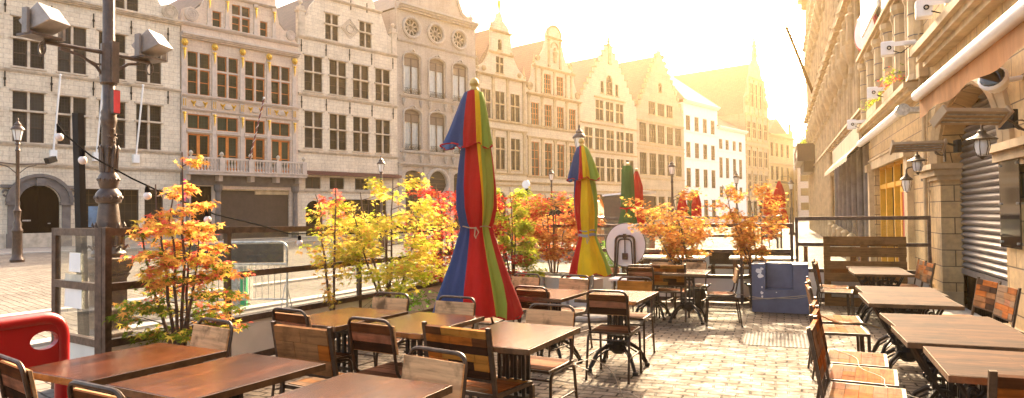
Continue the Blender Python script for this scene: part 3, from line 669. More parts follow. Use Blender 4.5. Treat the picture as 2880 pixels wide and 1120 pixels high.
r = h.done((34.6, 18.2, 13.6, 13.6), 13.5, roof_tile)
q = MB(); cx_ = 34.5-x0
q.lathe([(.14, 0), (.1, .15), (.12, .5), (.17, .9), (.2, 1.1), (.08, 1.22), (.1, 1.35), (.09, 1.5), (.02, 1.56)], (cx_, .1, 19.3), 8)
q.tube([(cx_+.15, .1, 20.35), (cx_+.4, 0, 20.5), (cx_+.35, 0, 20.95)], .05, 6); q.tube([(cx_-.15, .1, 20.3), (cx_-.35, 0, 19.95), (cx_-.25, -.1, 19.7)], .05, 6); q.tube([(cx_+.05, .1, 19.4), (cx_+.3, .05, 19.0)], .06, 6)
part(r, 'gilded_statue', q, gold, True)

# --- house 6: round-topped gable
x0 = 38.0
h = House('guild_house', 'sandstone house with a round-topped scrolled gable and a skylight in its roof', 38.0, 46.5,
          [(38, 0), (46.5, 0), (46.5, 13.0), (46.2, 13.6), (45.8, 13.9), (45.5, 14.6), (45.4, 15.5), (44.9, 15.9), (44.3, 16.3), (43.9, 17.0), (43.5, 18.2), (43.6, 18.75), (43.3, 19.3), (42.7, 19.75), (42.1, 19.8), (41.5, 19.5), (41.1, 18.9), (41.1, 18.3), (40.7, 17.2), (40.1, 16.4), (39.5, 16.0), (39.05, 15.5), (38.9, 14.4), (38.5, 13.6), (38, 13.0)], stone_sand, trim_gold)
for a, b in ((38.68, 39.85), (40.67, 41.83), (42.6, 43.75), (44.58, 45.72)): h.win(a, b, 9.8, 11.9, 'grid', n=3, m=4, fm=frame_wood, gm=glass_far); h.win(a, b, 5.0, 8.2, 'grid', n=2, m=4, fm=frame_wood, gm=glass_far)
for a, b in ((40.65, 41.75), (42.6, 43.72)): h.win(a, b, 12.98, 14.88, 'grid', n=3, m=4, fm=frame_wood, gm=glass_far)
for a, b in ((38.6, 40), (40.6, 42), (42.6, 44), (44.5, 45.9)): h.win(a, b, 1.2, 3.0, 'grid', 'arch', n=1, m=1, gm=glass_far)
for z, p in ((12.55, .3), (9.5, .14), (8.5, .14), (4.8, .12), (4.2, .25), (3.4, .12)): h.ledge(z, p, .18)
h.ledge(15.25, .2, .18, 38.9, 45.5); h.ledge(18.4, .2, .16, 41.0, 43.6)
for x in (38.3, 40.25, 42.2, 44.15, 46.2): h.pil(x, .34, 5.0, 8.5, .12); h.pil(x, .28, 9.7, 12.5, .1)
for x in (39.4, 40.3, 42.2, 44.1, 45.0): h.pil(x, .24, 12.9, 15.2, .08)
h.pil(41.4, .25, 15.6, 18.3, .1); h.pil(43.2, .25, 15.6, 18.3, .1)
h.mb.lathe([(.15, 0), (.2, .6), (.28, 1.0), (.12, 1.15), (.14, 1.4), (.02, 1.5)], (42.3-x0, -.1, 16.1), 8, 1)
h.mb.tube([(42.3-x0+.55*cos(pi*i/10), -.04, 17.5+.6*sin(pi*i/10)) for i in range(11)], .08, 5, 1)
h.volute(38.5, 13.35, .38); h.volute(46.0, 13.35, .38, -1); h.volute(39.7, 16.2, .28); h.volute(44.8, 16.2, .28, -1)
h.mb.tube([(42.35-x0+1.1*cos(pi*i/12), 0, 18.7+1.05*sin(pi*i/12)) for i in range(13)], .12, 6, 1)
for x in (39.3, 45.2): h.obelisk(x, 15.5, 1.0)
r = h.done((42.3, 18.6, 12.9, 12.9), 12.8, roof_tile)
q = MB(); q.add([(1.35, 4, 14.9), (1.35, 6.2, 14.9), (2.75, 6.2, 16.72), (2.75, 4, 16.72)], [(0, 1, 2, 3)])
for v in range(4): a_ = q.v[v]; q.v[v] = (a_[0]-.12, a_[1], a_[2]+.15)
part(r, 'skylight', q, white_metal)

# --- house 7: stepped gable
x0 = 46.5; st = []
xs = 47.2; z = 13.4; half = []
for i in range(9): half.append((47.25+i*.54, 13.5+i*.66))
lo = [(46.5, 0), (57.4, 0), (57.4, 13.5)]
right = []; left = []
for i in range(9):
    X = 57.0-i*.53; Z = 13.5+i*.66; right += [(X, Z), (X, Z+.66)]
for i in reversed(range(9)):
    X = 46.95+i*.53; Z = 13.5+i*.66; left += [(X, Z+.66), (X, Z)]
h = House('guild_house', 'sandstone house with a tall stepped gable', 46.5, 57.4, lo+right+left+[(46.5, 13.5)], stone_sand, trim_gold)
for a, b in ((49.25, 50.72), (51.17, 52.68), (53.12, 54.65)): h.win(a, b, 11.25, 13.4, t=12.5, gm=glass_far, orn=False)
for a, b in ((47.2, 48.63), (49.1, 50.8), (51.23, 52.72), (53.18, 54.67), (55.05, 56.68)): h.win(a, b, 8.1, 10.35, t=9.4, gm=glass_far, orn=False); h.win(a, b, 4.8, 7.3, t=6.3, gm=glass_far, orn=False); h.win(a, b, 1.9, 3.4, 'grid', n=2, m=1, gm=glass_far)
h.win(50.25, 50.85, 14.2, 15.5, 'grid', n=1, m=2, gm=glass_far); h.win(51.3, 52.55, 14.2, 16.3, 'grid', 'arch', n=2, m=3, gm=glass_far); h.win(53.1, 53.7, 14.2, 15.5, 'grid', n=1, m=2, gm=glass_far)
for z in (13.6, 10.7, 7.7, 4.4, 3.6): h.ledge(z, .14, .16, *((49, 55) if z > 13.5 else (None, None)))
for i in range(9):
    for X in (46.95+i*.53+.2, 57.0-i*.53-.2): h.mb.b2(X-.26-x0, X+.26-x0, -.06, .3, 13.5+.66*(i+1), 13.5+.66*(i+1)+.12, 1)
h.pil(52.0, .5, 17.5, 19.6, .08); h.obelisk(52.0, 19.5, 1.6, .22)
h.done((52, 18.6, 13.0, 13.0), 12.9, roof_tile)
# --- house 8: plain triangular gable
h = House('guild_house', 'broad tan house with a plain pointed triangular gable', 57.4, 68.8,
          [(57.4, 0), (68.8, 0), (68.8, 13.2), (68.5, 13.6), (63.4, 20.4), (63.1, 20.9), (62.6, 20.9), (62.3, 20.4), (57.8, 13.6), (57.4, 13.2)], stone_far, trim_gold)
for a, b in ((60.15, 61.7), (62.2, 63.85), (64.4, 65.95)): h.win(a, b, 12.98, 14.5, 'grid', n=3, m=2, gm=glass_far)
for a, b in ((58.0, 59.55), (60.17, 61.75), (62.2, 63.8), (64.4, 65.95), (66.5, 68.1)): h.win(a, b, 9.65, 11.85, 'grid', n=3, m=3, gm=glass_far); h.win(a, b, 5.85, 8.4, 'grid', n=3, m=3, gm=glass_far); h.win(a, b, .8, 3.3, 'grid', n=2, m=2, gm=glass_far)
h.win(62.5, 63.3, 15.8, 17.0, 'grid', 'arch', n=1, m=1, gm=glass_far)
for z in (12.0, 9.2, 8.7, 5.3, 4.0): h.ledge(z, .1, .14)
for i in range(10):
    f_ = i/10; h.mb.b2(57.8+4.6*f_-57.4-.1, 57.8+4.6*f_-57.4+.5, -.05, .25, 13.6+6.8*f_+.3, 13.6+6.8*f_+.75, 1); h.mb.b2(68.5-5.1*f_-57.4-.5, 68.5-5.1*f_-57.4+.1, -.05, .25, 13.6+6.8*f_+.3, 13.6+6.8*f_+.75, 1)
h.done((62.85, 20.3, 13.1, 13.1), 13, roof_tile)
# --- white houses
h = House('town_house', 'tall white rendered house with a hipped roof', 68.8, 78.6, [(68.8, 0), (78.6, 0), (78.6, 15.4), (68.8, 15.4)], render_white, frame_white, 10)
for a in (69.35, 71.75, 74.15, 76.5):
    for z0, z1 in ((11.9, 13.8), (8.4, 10.4), (4.6, 7.05)): h.win(a, a+1.25, z0, z1, 'grid', n=2, m=3, fm=frame_brown, gm=glass_far)
    h.win(a, a+1.3, .5, 3, 'grid', n=2, m=2, gm=glass_far)
h.ledge(15.3, .5, .4); h.ledge(11.6, .08, .12); h.ledge(8.1, .08, .12)
r = h.done(None, 15.4)
q = MB(); q.add([(-.3, -.4, 15.7), (10.1, -.4, 15.7), (10.1, 10, 15.7), (-.3, 10, 15.7), (3.5, 4.8, 20.2), (6.3, 4.8, 20.2)], [(0, 1, 5, 4), (1, 2, 5), (2, 3, 4, 5), (3, 0, 4)]); part(r, 'roof', q, roof_tile)
q = MB(); q.b2(.6, 1.6, 4, 5, 17, 21.5); part(r, 'chimney', q, stone_far)
h = House('town_house', 'lower white rendered house beside the tall brown gabled building', 78.6, 88, [(78.6, 0), (88, 0), (88, 12.9), (78.6, 12.9)], render_white, frame_white, 10)
for a in (79.0, 81.1, 83.5, 85.6):
    for z0, z1 in ((10.1, 11.5), (6.1, 8.95), (3.4, 4.9)): h.win(a, a+1.15, z0, z1, 'grid', n=2, m=3, fm=frame_brown, gm=glass_far)
h.ledge(12.8, .5, .4); h.ledge(9.7, .08, .12)
r = h.done(None, 12.9)
q = MB(); q.add([(-.2, -.3, 13.2), (9.5, -.3, 13.2), (9.5, 10, 13.2), (-.2, 10, 13.2), (-.2, 5, 16.2), (9.5, 5, 16.2)], [(0, 1, 5, 4), (1, 2, 5), (2, 3, 4, 5), (3, 0, 4)]); part(r, 'roof', q, roof_tile)
# --- tall gabled corner building
x0 = 88
h = House('guild_house', 'tall brown corner building with an ornate gable and a huge side roof', 88, 97,
          [(88, 0), (97, 0), (97, 16.3), (96.9, 18.6), (96.3, 19.4), (95.7, 21.5), (94.6, 22.3), (94.2, 23.8), (93.1, 24.4), (92.9, 26.6), (91.6, 26.6), (91.4, 24.6), (90.3, 23.6), (90.0, 22.2), (89.3, 21.2), (88.9, 19.2), (88.0, 18.4), (88, 16.0)], stone_far, trim_gold, 32)
for a in (88.5, 90.7, 92.9, 95.1):
    for z0, z1 in ((12.5, 14.9), (8.2, 10.6), (4.4, 7)): h.win(a, a+1.4, z0, z1, t=z0+(z1-z0)*.6, gm=glass_far, orn=False)
    h.win(a, a+1.4, .6, 3, 'grid', n=2, m=1, gm=glass_far)
for a in (90.2, 91.8, 93.4): h.win(a, a+1.1, 17.2, 20.8, t=19.2, gm=glass_far, orn=False)
for z in (15.8, 11.8, 11.1, 7.6, 3.5, 21.4): h.ledge(z, .25, .25, *((89.8, 95.2) if z > 20 else (None, None)))
for x in (88.25, 90.3, 92.5, 94.7, 96.8): h.pil(x, .35, 12.0, 15.8, .14); h.pil(x, .35, 7.8, 11.1, .14); h.pil(x, .35, 3.7, 7.5, .14)
for x in (89.8, 91.5, 93.2, 94.9): h.pil(x, .3, 16.1, 21.3, .14)
h.volute(88.9, 18.0, .8); h.volute(96.2, 18.0, .8, -1); h.obelisk(92.2, 26.6, 2.2, .35); h.obelisk(95.9, 19.4, 3.2, .3); h.ball(92.2, 25.0, .3)
h.done((92.5, 24.2, 16, 16), 16, roof_tile)
h = House('town_house', 'low yellow-brown house with a stepped end at the far end of the square', 97, 108,
          [(97, 0), (108, 0), (108, 14.9), (107.2, 14.9), (107.2, 16), (106.4, 16), (106.4, 14.4), (97, 13.6)], stone_glow, trim_gold, 9)
for a in (97.8, 100, 102.2, 104.8):
    for z0 in (10.2, 6.4, 2): h.win(a, a+1.2, z0, z0+2.2, 'grid', n=2, m=2, gm=glass_far)
h.ledge(13.4, .4, .3); h.ledge(9, .2, .2)
r = h.done((101.5, 16.5, 13.4, 13.6), 13.4, roof_slate)
q = MB(); q.b2(2.5, 6.5, -1.0, 0, 5.9, 6.1); frame_rect(q, 2.5, 6.5, 6.1, 7.0, .06, -1.0, -.92); part(r, 'balcony', q, iron_black)
h = House('town_house', 'pale grey rendered house closing the row at the far end', 108, 128, [(108, 0), (128, 0), (128, 12.0), (108, 12.4)], plain('far pale render', (.55, .52, .48), .9, var=.1), trim, 9)
for i in range(7):
    for z0 in (8.4, 4.8, 1.2): h.win(109+i*2.7, 110.2+i*2.7, z0, z0+2, 'grid', n=2, m=2, gm=glass_far)
h.ledge(12, .3, .3); h.done((118, 14.5, 12, 12), 12)
# ------------------------------------------------------------ right-hand side of the street (local x = -Y, local y = +X)
def RH(name, label, s0, s1, outline, mt, tr, depth, X=2.55, cat='building'):
    root = thing(name, label, cat, (X, 0, 0), -pi/2, 'buildings on the terrace side')
    h = House(name, label, 0, 0, outline, mt, tr, depth, root=root); h.a = s0; h.b = s1; return h
def rdone(h, e):
    wall_with_holes(h.mb, h.out, h.holes, .30); o = h.mb.build('wall', [h.mt, h.tr, trim_dark], h.root)
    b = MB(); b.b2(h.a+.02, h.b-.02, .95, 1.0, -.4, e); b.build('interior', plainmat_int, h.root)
    b = MB(); b.add([(h.a, .32, -.4), (h.a, h.dp, -.4), (h.a, h.dp, e), (h.a, .32, e), (h.b, .32, -.4), (h.b, h.dp, -.4), (h.b, h.dp, e), (h.b, .32, e)], [(0, 1, 2, 3), (4, 5, 6, 7), (3, 2, 6, 7), (1, 5, 6, 2)])
    b.build('side_wall', h.mt, h.root)
    for f, fm, pts, gm, style, q in h.jobs:
        wo = f.build('window', fm, h.root) if f.v else h.root
        pane_obj(wo, pts, .16, gm)
def ledge_r(h, a, b, z, pr, hh, m=1): h.mb.cornice(a, b, z, pr, hh, 0, m)

h = RH('cafe_building', 'glow-tinted sandstone cafe building with arched openings and a half-lowered roller shutter', -14.3, 4, [(-14.3, -.5), (4, -.5), (4, 9), (-14.3, 9)], stone_glow, trim_gold, 8)
for a, b in ((-13.12, -9.69), (-8.25, -4.8), (-3.4, 0)): h.holes.append(hole_pts('arch', a, b, -.45, 3.22, 1.05))
for s_ in (-13, -11, -8.5, -6, -3): h.win(s_, s_+1.3, 5.2, 7.6, t=6.8, gm=glass_far)
ledge_r(h, -13.45, 4.05, 3.95, .34, .32); ledge_r(h, -14.3, 4.02, 3.62, .05, .08)
for a, b in ((-14.3, -13.12), (-9.69, -8.25), (-4.8, -3.4)):
    for z0, z1, p in ((1.98, 2.05, .05), (2.05, 2.16, .10), (2.16, 2.25, .16)): h.mb.b2(a-(.0 if a < -14 else p), b+p, -p, .30, z0, z1, 1)
    h.mb.b2(a-(.0 if a < -14 else .03), b+.03, -.05, .29, -.5, .12, 1)
for a, b in ((-13.12, -9.69), (-8.25, -4.8), (-3.4, 0)):
    cx, hw = (a+b)/2, (b-a)/2
    for k, (g, p) in enumerate(((.06, .07), (.2, .05), (.34, .08))):
        h.mb.tube([(cx+(hw+g)*cos(pi*i/20), -.01, 2.2+(1.05+g)*sin(pi*i/20)) for i in range(21)], p, 6, 1)
rdone(h, 9); R1 = h.root
def shutter(a, b, z0, root, mt=shutter_grey):
    q = MB(); cx, hw = (a+b)/2, (b-a)/2; z = z0
    q.b2(a, b, .27, .31, z0-.09, z0, 0)
    while z < 3.2:
        ww = hw if z+.05 < 2.17 else hw*sqrt(max(.0, 1-((z+.05-2.17)/1.05)**2))
        if ww > .1: q.prismy([(0, 0)]*3, 0, 0, 0, False) if False else None
        if ww > .1:
            k = 5; o = len(q.v)
            for i in range(k+1):
                t = i/k; y = .33-.055*sin(pi*t); q.v += [(cx-ww, y, z+.098*t), (cx+ww, y, z+.098*t)]
            for i in range(k): q.f.append((o+2*i, o+2*i+1, o+2*i+3, o+2*i+2)); q.m.append(0)
        z += .10
    s_ = q.build('roller_shutter', mt, root, True)
    g = MB(); g.b2(b-.35, b-.2, .22, .27, z0+.05, z0+.09); g.b2(b-.33, b-.3, .20, .24, z0+.02, z0+.09); g.build('shutter_handle', iron_black, s_)
shutter(-13.12, -9.69, .52, R1)
g = MB(); g.b2(-13.12, -9.69, .38, .42, -.3, .6)
for i in range(34): x = -13.1+i*.1; g.b2(x, x+.03, .34, .38, -.25, .5)
g.b2(-13.12, -9.69, .33, .39, .0, .06); g.b2(-13.12, -9.69, .33, .39, -.3, -.2)
g.build('door_grille', door_dark, R1)
shutter(-8.25, -4.8, .1, R1); shutter(-3.4, 0, .1, R1)
st = MB(); st.b2(-13.1, -9.7, -.35, .3, -.3, -.13, 0); st.build('doorstep', kerb_stone, R1)
p = MB(); p.tube([(-13.95, -.07, -.3), (-13.95, -.07, 4.6)], .035, 8); p.tube([(-13.8, -.04, .1), (-13.82, -.04, 1.2), (-13.75, -.05, 2.3), (-13.85, -.04, 3.4), (-13.8, -.05, 4.6)], .012, 5)
for z in (.6, 1.8, 3.0): p.b2(-14.0, -13.9, -.09, 0, z, z+.04)
for z in (.05, .42): p.b2(-13.88, -13.76, -.07, 0, z, z+.13)
p.build('drainpipe', trim_gold, R1, True)
p = MB(); random.seed(3)
for k in range(6):
    x = -14.1+.06*k; p.tube([(x+.03*random.uniform(-1, 1), -.05-.02*k, 3.5+i*.14) for i in range(9)], .014, 5)
p.b2(-14.05, -13.75, -.16, -.01, 3.85, 4.1); p.b2(-14.0, -13.85, -.14, -.01, 3.5, 3.7)
p.build('junction_box', [trim_gold], R1)

# black menu panel on the near pillar
t = thing('wall_panel', 'tall glossy black panel on standoffs, fixed to the near stone pillar', 'sign', (2.55, 9.35, 1.55), -pi/2)
q = MB(); q.b2(-.33, .38, -.06, -.045, -.51, .51); q.build('panel', sign_black, t)
q = MB()
for x in (-.29, .34):
    for z in (-.45, .0, .45): q.tube([(x, -.08, z), (x, 0, z)], .014, 8)
q.build('standoff', galv, t)

h = RH('cafe_building', 'glow-tinted sandstone building with a yellow framed doorway and flower boxes above its ledge', -22.3, -14.3, [(-22.3, -.5), (-14.3, -.5), (-14.3, 9), (-22.3, 9)], stone_glow, trim_gold, 8)
h.holes.append([(-21.2, -.45), (-16.0, -.45), (-16.0, 2.7), (-21.2, 2.7)])
h.holes.append([(-21.6, 6.1), (-15.2, 6.1), (-15.2, 8.4), (-21.6, 8.4)])
ledge_r(h, -22.25, -14.35, 3.62, .32, .24); ledge_r(h, -22.25, -14.3, 5.72, .3, .2); ledge_r(h, -21.7, -15.6, 2.78, .1, .1)
for a, z in ((-21.55, 0), (-15.65, 0)): h.mb.b2(a-.18, a+.18, -.12, .02, -.4, 2.78, 1); h.mb.b2(a-.24, a+.24, -.18, .03, 2.55, 2.75, 1)
h.mb.b2(-21.4, -15.8, -.08, .02, 2.6, 2.9, 1)
for i in range(11):
    x = -22.0+i*.76; r_ = .19 if i % 2 == 0 else .11
    h.mb.lathe([(r_*1.25, 3.88), (r_, 4.0), (r_*.95, 5.5), (r_*1.3, 5.6), (r_*1.3, 5.72)], (x, -.04, 0), 10, 1)
    for z in (4.3, 4.7, 5.1, 5.5): h.mb.lathe([(r_*1.03, z), (r_*1.03, z+.02)], (x, -.04, 0), 10, 2) if r_ > .15 else None
rdone(h, 9); R2 = h.root
q = MB(); q.b2(-21.2, -16.0, .25, .28, -.4, 2.7)
frame_rect(q, -21.2, -16.0, -.4, 2.7, .12, .12, .24, 1); q.b2(-21.2, -16, .12, .24, 2.05, 2.17, 1)
for x in (-19.9, -18.6, -17.3): q.b2(x-.06, x+.06, .1, .24, -.4, 2.7, 1)
q.build('shopfront', [glass_far, yel_frame], R2)
q = MB(); frame_rect(q, -17.2, -16.15, -.35, 2.0, .12, .02, .1, 0); q.b2(-17.1, -16.25, .04, .08, .1, 1.9, 1); q.build('yellow_door', [yel_frame, plain('red poster', (.45, .03, .02), .4, var=.3)], R2)
q = MB(); q.b2(-21.6, -15.2, .18, .2, 6.1, 8.4); q.build('pane', glass_far, R2)
q = MB(); q.b2(-20.4, -17.3, -.35, -.30, 6.15, 7.35); q.build('banner', white_metal, R2)
q = MB(); q.b2(-21.75, -21.69, -.02, 0, .9, 1.05); q.build('yellow_plate', yel_frame, R2)
# round sign
t = thing('round_sign', 'round white sign with a red rim sticking out above the golden ledge', 'sign', (2.4, 21.0, 6.44), radians(-66))
q = MB(); pts = [(.48*cos(i*pi/14), .48*sin(i*pi/14)) for i in range(28)]; q.prismy(pts, -.07, .07, 0); q.build('disc', white_metal, t)
q = MB(); q.tube([(.5*cos(i*pi/14), 0, .5*sin(i*pi/14)) for i in range(29)], .07, 6); q.build('rim', plain('sign red', (.6, .03, .02), .4), t)
q = MB(); q.tube([(0, 0, .3), (.4, 0, .3)], .03, 6); q.build('bracket', iron_black, t)

# ornate gothic building
h = RH('ornate_building', 'tall ornate glow-tinted sandstone building of many shafts, canopies and brackets', -58, -22.3, [(-58, -.8), (-22.3, -.8), (-22.3, 19), (-58, 19)], stone_glow, trim_gold, 10, 2.62)
for i in range(11):
    a = -56.9+i*2.1; h.holes.append(hole_pts('arch', a, a+1.2, .3 if False else .35, 3.0, .6)) if a < -35.5 else None
for i in range(17):
    a = -57.2+i*2.1
    if a+1.3 < -22.6:
        for z0, z1 in ((4.9, 7.6), (9.2, 12.4), (13.4, 16.6)): h.win(a, a+1.3, z0, z1, 'grid', 'arch', n=2, m=3, gm=glass_far, sill=False)
h.holes.append([(-34.6, -.6), (-22.8, -.6), (-22.8, 3.9), (-34.6, 3.9)])
for z, p in ((3.15, .2), (4.3, .3), (8.3, .45), (12.9, .45), (17.2, .6), (.9, .12)): ledge_r(h, -58, -22.35 if z > 4 else -35, z, p, .22)
for i in range(18):
    x = -57.95+i*2.1; z0 = -.4 if x < -35 else 4.3
    if x > -22.5: continue
    for dx, r_ in ((-.2, .09), (0, .16), (.2, .09)):
        h.mb.lathe([(r_, z0), (r_, 17.2)], (x+dx, -.12, 0), 8, 1)
    for zc in (6.7, 12.4):                       # canopies, statues and corbels on every shaft
        h.mb.lathe([(.03, -1.0), (.12, -.8), (.08, -.6), (.22, -.25), (.28, 0), (.28, .12)], (x, -.28, zc), 8, 1)
        h.mb.lathe([(.12, .12), (.17, .3), (.15, .8), (.18, 1.1), (.08, 1.2), (.10, 1.35), (.03, 1.5)], (x, -.28, zc), 8, 1)
        h.mb.lathe([(.22, 1.6), (.28, 1.75), (.2, 2.0), (.10, 2.3), (.04, 2.7), (.07, 2.8), (.02, 2.9)], (x, -.28, zc), 8, 1)
for i in range(7):
    x = -34.2+i*1.85; h.mb.lathe([(.13, -.5), (.13, 3.9)], (x, -.02, 0), 8, 2)
for i in range(34):
    x = -57.5+i*1.05; h.mb.b2(x-.12, x+.12, -.9 if i % 2 else -.6, 0, 17.4, 17.8, 1)
rdone(h, 19); R3 = h.root
q = MB(); q.b2(-34.6, -22.8, .25, .28, -.6, 3.9)
for i in range(18): x = -34.5+i*.68; q.b2(x, x+.09, .12, .25, -.6, 3.9, 1)
q.b2(-34.6, -22.8, .1, .25, 2.4, 2.55, 1); q.build('shopfront', [glass_far, frame_brown], R3)
q = MB(); q.b2(-56.5, -48.5, -1.3, 0, 4.75, 5.0); q.prismy([(-56.5, 4.75), (-55, 4.1), (-50, 4.1), (-48.5, 4.75)], -.9, 0, 0)
frame_rect(q, -56.5, -48.5, 5.0, 5.9, .08, -1.3, -1.2); q.b2(-48.6, -48.5, -1.3, 0, 5.0, 5.9)
q.build('balcony', frame_brown, R3)
for k in range(5):
    t = None
    q = MB(); x = 24.0+k*2.2
    q.lathe([(.16, 0), (.18, .25), (.12, .32), (.15, .45), (.1, .75), (.14, .85), (.04, .95)], (0, 0, 0), 10)
    o = q.build('stone_bollard', trim_gold, None, True); o.location = (2.2, x, gz(2.2, x)+.0); tag(o, None, 'bollard', 'stone bollards before the ornate building')
    o['label'] = 'small turned stone bollard in a row before the ornate stone building'
q = MB(); q.tube([(0, 0, 0), (-1.92, -7.2, 3.44)], [.11, .08], 6); q.ball((-1.92, -7.2, 3.44), .1, 8)
o = q.build('flagpole', plain('yellow pole', (.10, .04, .005), .8, spec=.1), None, True); o.location = (2.6, 47.2, 8.08); tag(o, 'bare yellow flagpole slanting out high over the street', 'flagpole')
# end of the street
for (x0, x1, y, hh, mt, lb) in ((3.2, 9.5, 118, 8.6, plain('grey pink render', (.44, .38, .36), .9), 'pale modern block closing the end of the street'), (.9, 3.1, 150, 6.5, plain('hazy green roofed block', (.28, .32, .25), .9), 'low distant greenish block at the very end of the street')):
    t = thing('end_building', lb, 'building', (x0, y, 0))
    q = MB(); q.b2(0, x1-x0, 0, 10, -1, hh); q.build('wall', mt, t)
    for i in range(3):
        for z in (1.5, 3.8, 6.1):
            if z+1.3 < hh: q = MB(); q.b2(.4+i*(x1-x0)/3, .4+i*(x1-x0)/3+(x1-x0)/5, -.05, .0, z, z+1.2); q.build('window', glass_far, t)

# awnings
def scallop(mb, L, h0, h1, n, y=0, m=0):
    k = n*8; o = len(mb.v)
    for i in range(k+1):
        u = i/8 % 1; x = L*i/k; z = -h1+(h1-h0)*.5*(1-cos(2*pi*u))*.5
        mb.v += [(x, y+.01*sin(i*.7), 0), (x, y+.015*sin(i*.9), z)]
    for i in range(k): mb.f.append((o+2*i, o+2*i+2, o+2*i+3, o+2*i+1)); mb.m.append(m)
t = thing('awning', 'rolled white awning tube with a wavy brown valance over the near arches', 'awning', (2.12, 12.4, 3.30), -pi/2)
q = MB(); q.tube([(0, 0, 0), (8.0, 0, 0)], .085, 14); q.build('roller_tube', white_metal, t, True)
q = MB(); q.b2(0, 8, .05, .12, -.06, .02); q.build('cassette', trim_gold, t)
q = MB(); scallop(q, 8, .26, .36, 4, .03); o = q.build('valance', fb_awn, t, True)
q = MB()
for x in (.25, 2.6, 5, 7.7): q.b2(x-.03, x+.03, .05, .43, -.03, .03)
q.build('bracket', iron_black, t)
t = thing('awning', 'rolled white awning tube over the yellow framed doorway', 'awning', (2.16, 20.8, 3.30), -pi/2)
q = MB(); q.tube([(0, 0, 0), (6.6, 0, .0)], .085, 14); q.build('roller_tube', white_metal, t, True)
q = MB(); q.lathe([(.11, 0), (.11, .28)], (0, 0, 0), 14)
for v in range(len(q.v)): a_ = q.v[v]; q.v[v] = (6.6+a_[2], a_[0], a_[1])
q.b2(6.6, 6.8, 0, .4, -.05, .05); q.build('end_cap', galv, t)
t = thing('awning', 'cream awning sloping out over the dark shopfront of the ornate building', 'awning', (2.6, 32.0, 0), -pi/2)
q = MB(); q.b2(0, 10, -.34, -.28, 3.42, 4.0); q.build('fascia', fb_cream, t)
q = MB(); n = 24; L = 10.0
for i in range(n+1): x = L*i/n; q.v += [(x, -.34, 3.44), (x, -.66, 3.08), (x, -.67, 2.95-.03*(i % 2))]
for i in range(n): a = 3*i; q.f += [(a, a+3, a+4, a+1), (a+1, a+4, a+5, a+2)]; q.m += [0, 0]
q.build('canopy', fb_cream, t)
q = MB(); q.tube([(0, -.3, 4.03), (10, -.3, 4.03)], .04, 8)
for x in (.05, 5, 9.95): q.bar((x, 0, 3.5), (x, -.64, 3.08), .04); q.b2(x-.02, x+.02, -.3, 0, 3.9, 3.95)
q.build('frame', iron_black, t)

# heaters
def heater(label, loc, rz):
    t = thing('patio_heater', label, 'heater', loc, rz, 'wall heaters by the arches')
    rot = Matrix.Rotation(radians(-38), 4, 'X')
    q = MB(); q.box((0, 0, 0), (.72, .20, .05), rot); q.box((-.37, 0, 0), (.03, .24, .10), rot); q.box((.37, 0, 0), (.03, .24, .10), rot); q.box((0, .0, .035), (.5, .12, .03), rot); q.build('housing', plain('heater enamel', (.40, .30, .19), .35, .3, var=.06), t)
    q = MB(); 
    for dy in (-.055, .0, .055): q.box(tuple(rot @ Vector((0, dy, -.032))), (.66, .012, .012), rot)
    q.build('grill_bar', galv, t)
    q = MB(); q.tube([(.2, .05, .05), (.45, .15, .05), (.62, .2, .0)], .018, 6); q.b2(.58, .64, .1, .3, -.1, .1); q.build('arm', iron_black, t)
heater('long bronze infrared heater, lower and farther of the two, beside the arch pillar', (2.12, 12.45, 2.50), radians(4))
heater('long infrared heater with a dark end cap, upper and nearer of the two', (1.93, 8.4, 2.47), radians(28))
# wall lanterns
def lantern(label, loc, wall_x, s=1.0, kind=0):
    t = thing('wall_lantern', label, 'lantern', loc, 0, 'wall lanterns on the stone pillars'); t.scale = (s, s, s)
    dx = (wall_x-loc[0])/s
    q = MB(); q.lathe([(.055, -.16), (.075, -.12), (.085, 0), (.07, .03)] if kind == 0 else [(.05, -.2), (.085, 0), (.08, .02)], (0, 0, 0), 10); q.build('glass', lamp_glass, t, True)
    q = MB(); q.lathe([(.17, 0), (.18, .012), (.08, .06), (.05, .085), (.045, .12), (.02, .13), (.015, .17)] if kind == 0 else [(.11, .0), (.12, .02), (.05, .08), (.03, .11), (.015, .15)], (0, 0, .025), 14)
    q.lathe([(.06, -.2), (.03, -.215), (.01, -.24)], (0, 0, .02), 8)
    for k in range(6):
        a = k*pi/3; q.tube([(.075*cos(a), .075*sin(a), .03), (.092*cos(a), .092*sin(a), -.06), (.055*cos(a), .055*sin(a), -.18)], .006, 4)
    q.tube(fillet([(0, 0, .17), (0, 0, .26), (dx*.5, 0, .30), (dx*.8, 0, .12), (dx, 0, .14)], .12), .016, 6)
    q.tube([(dx*.75+.06*cos(a), 0, .2+.06*sin(a)) for a in [i*pi/5 for i in range(9)]], .01, 5)
    q.b2(dx-.03, dx, -.05, .05, 0, .3)
    q.build('housing', metal('lantern iron', (.10, .075, .05), .5, .5), t, True)
lantern('wide-brimmed cage lantern below the farther heater', (2.16, 12.75, 2.26), 2.56, .85)
lantern('small tapered lantern beside the yellow framed doorway', (2.29, 14.6, 2.02), 2.56, .95, 1)
lantern('wide-brimmed cage lantern in front of the grey roller shutter', (2.09, 8.7, 2.22), 2.56, .85)
t = thing('floodlight', 'round white security floodlight above the near heater', 'floodlight', (2.30, 9.0, 2.92), 0)
q = MB(); rot = Matrix.Rotation(radians(60), 4, 'X') @ Matrix.Rotation(radians(-30), 4, 'Y')
q.lathe([(.05, -.11), (.12, -.06), (.15, .06), (.13, .09)], (0, 0, 0), 16); q.v = [tuple(rot @ Vector(v)) for v in q.v]; q.tube([(.05, 0, 0), (.26, 0, .02)], .03, 8); q.build('housing', white_metal, t, True)
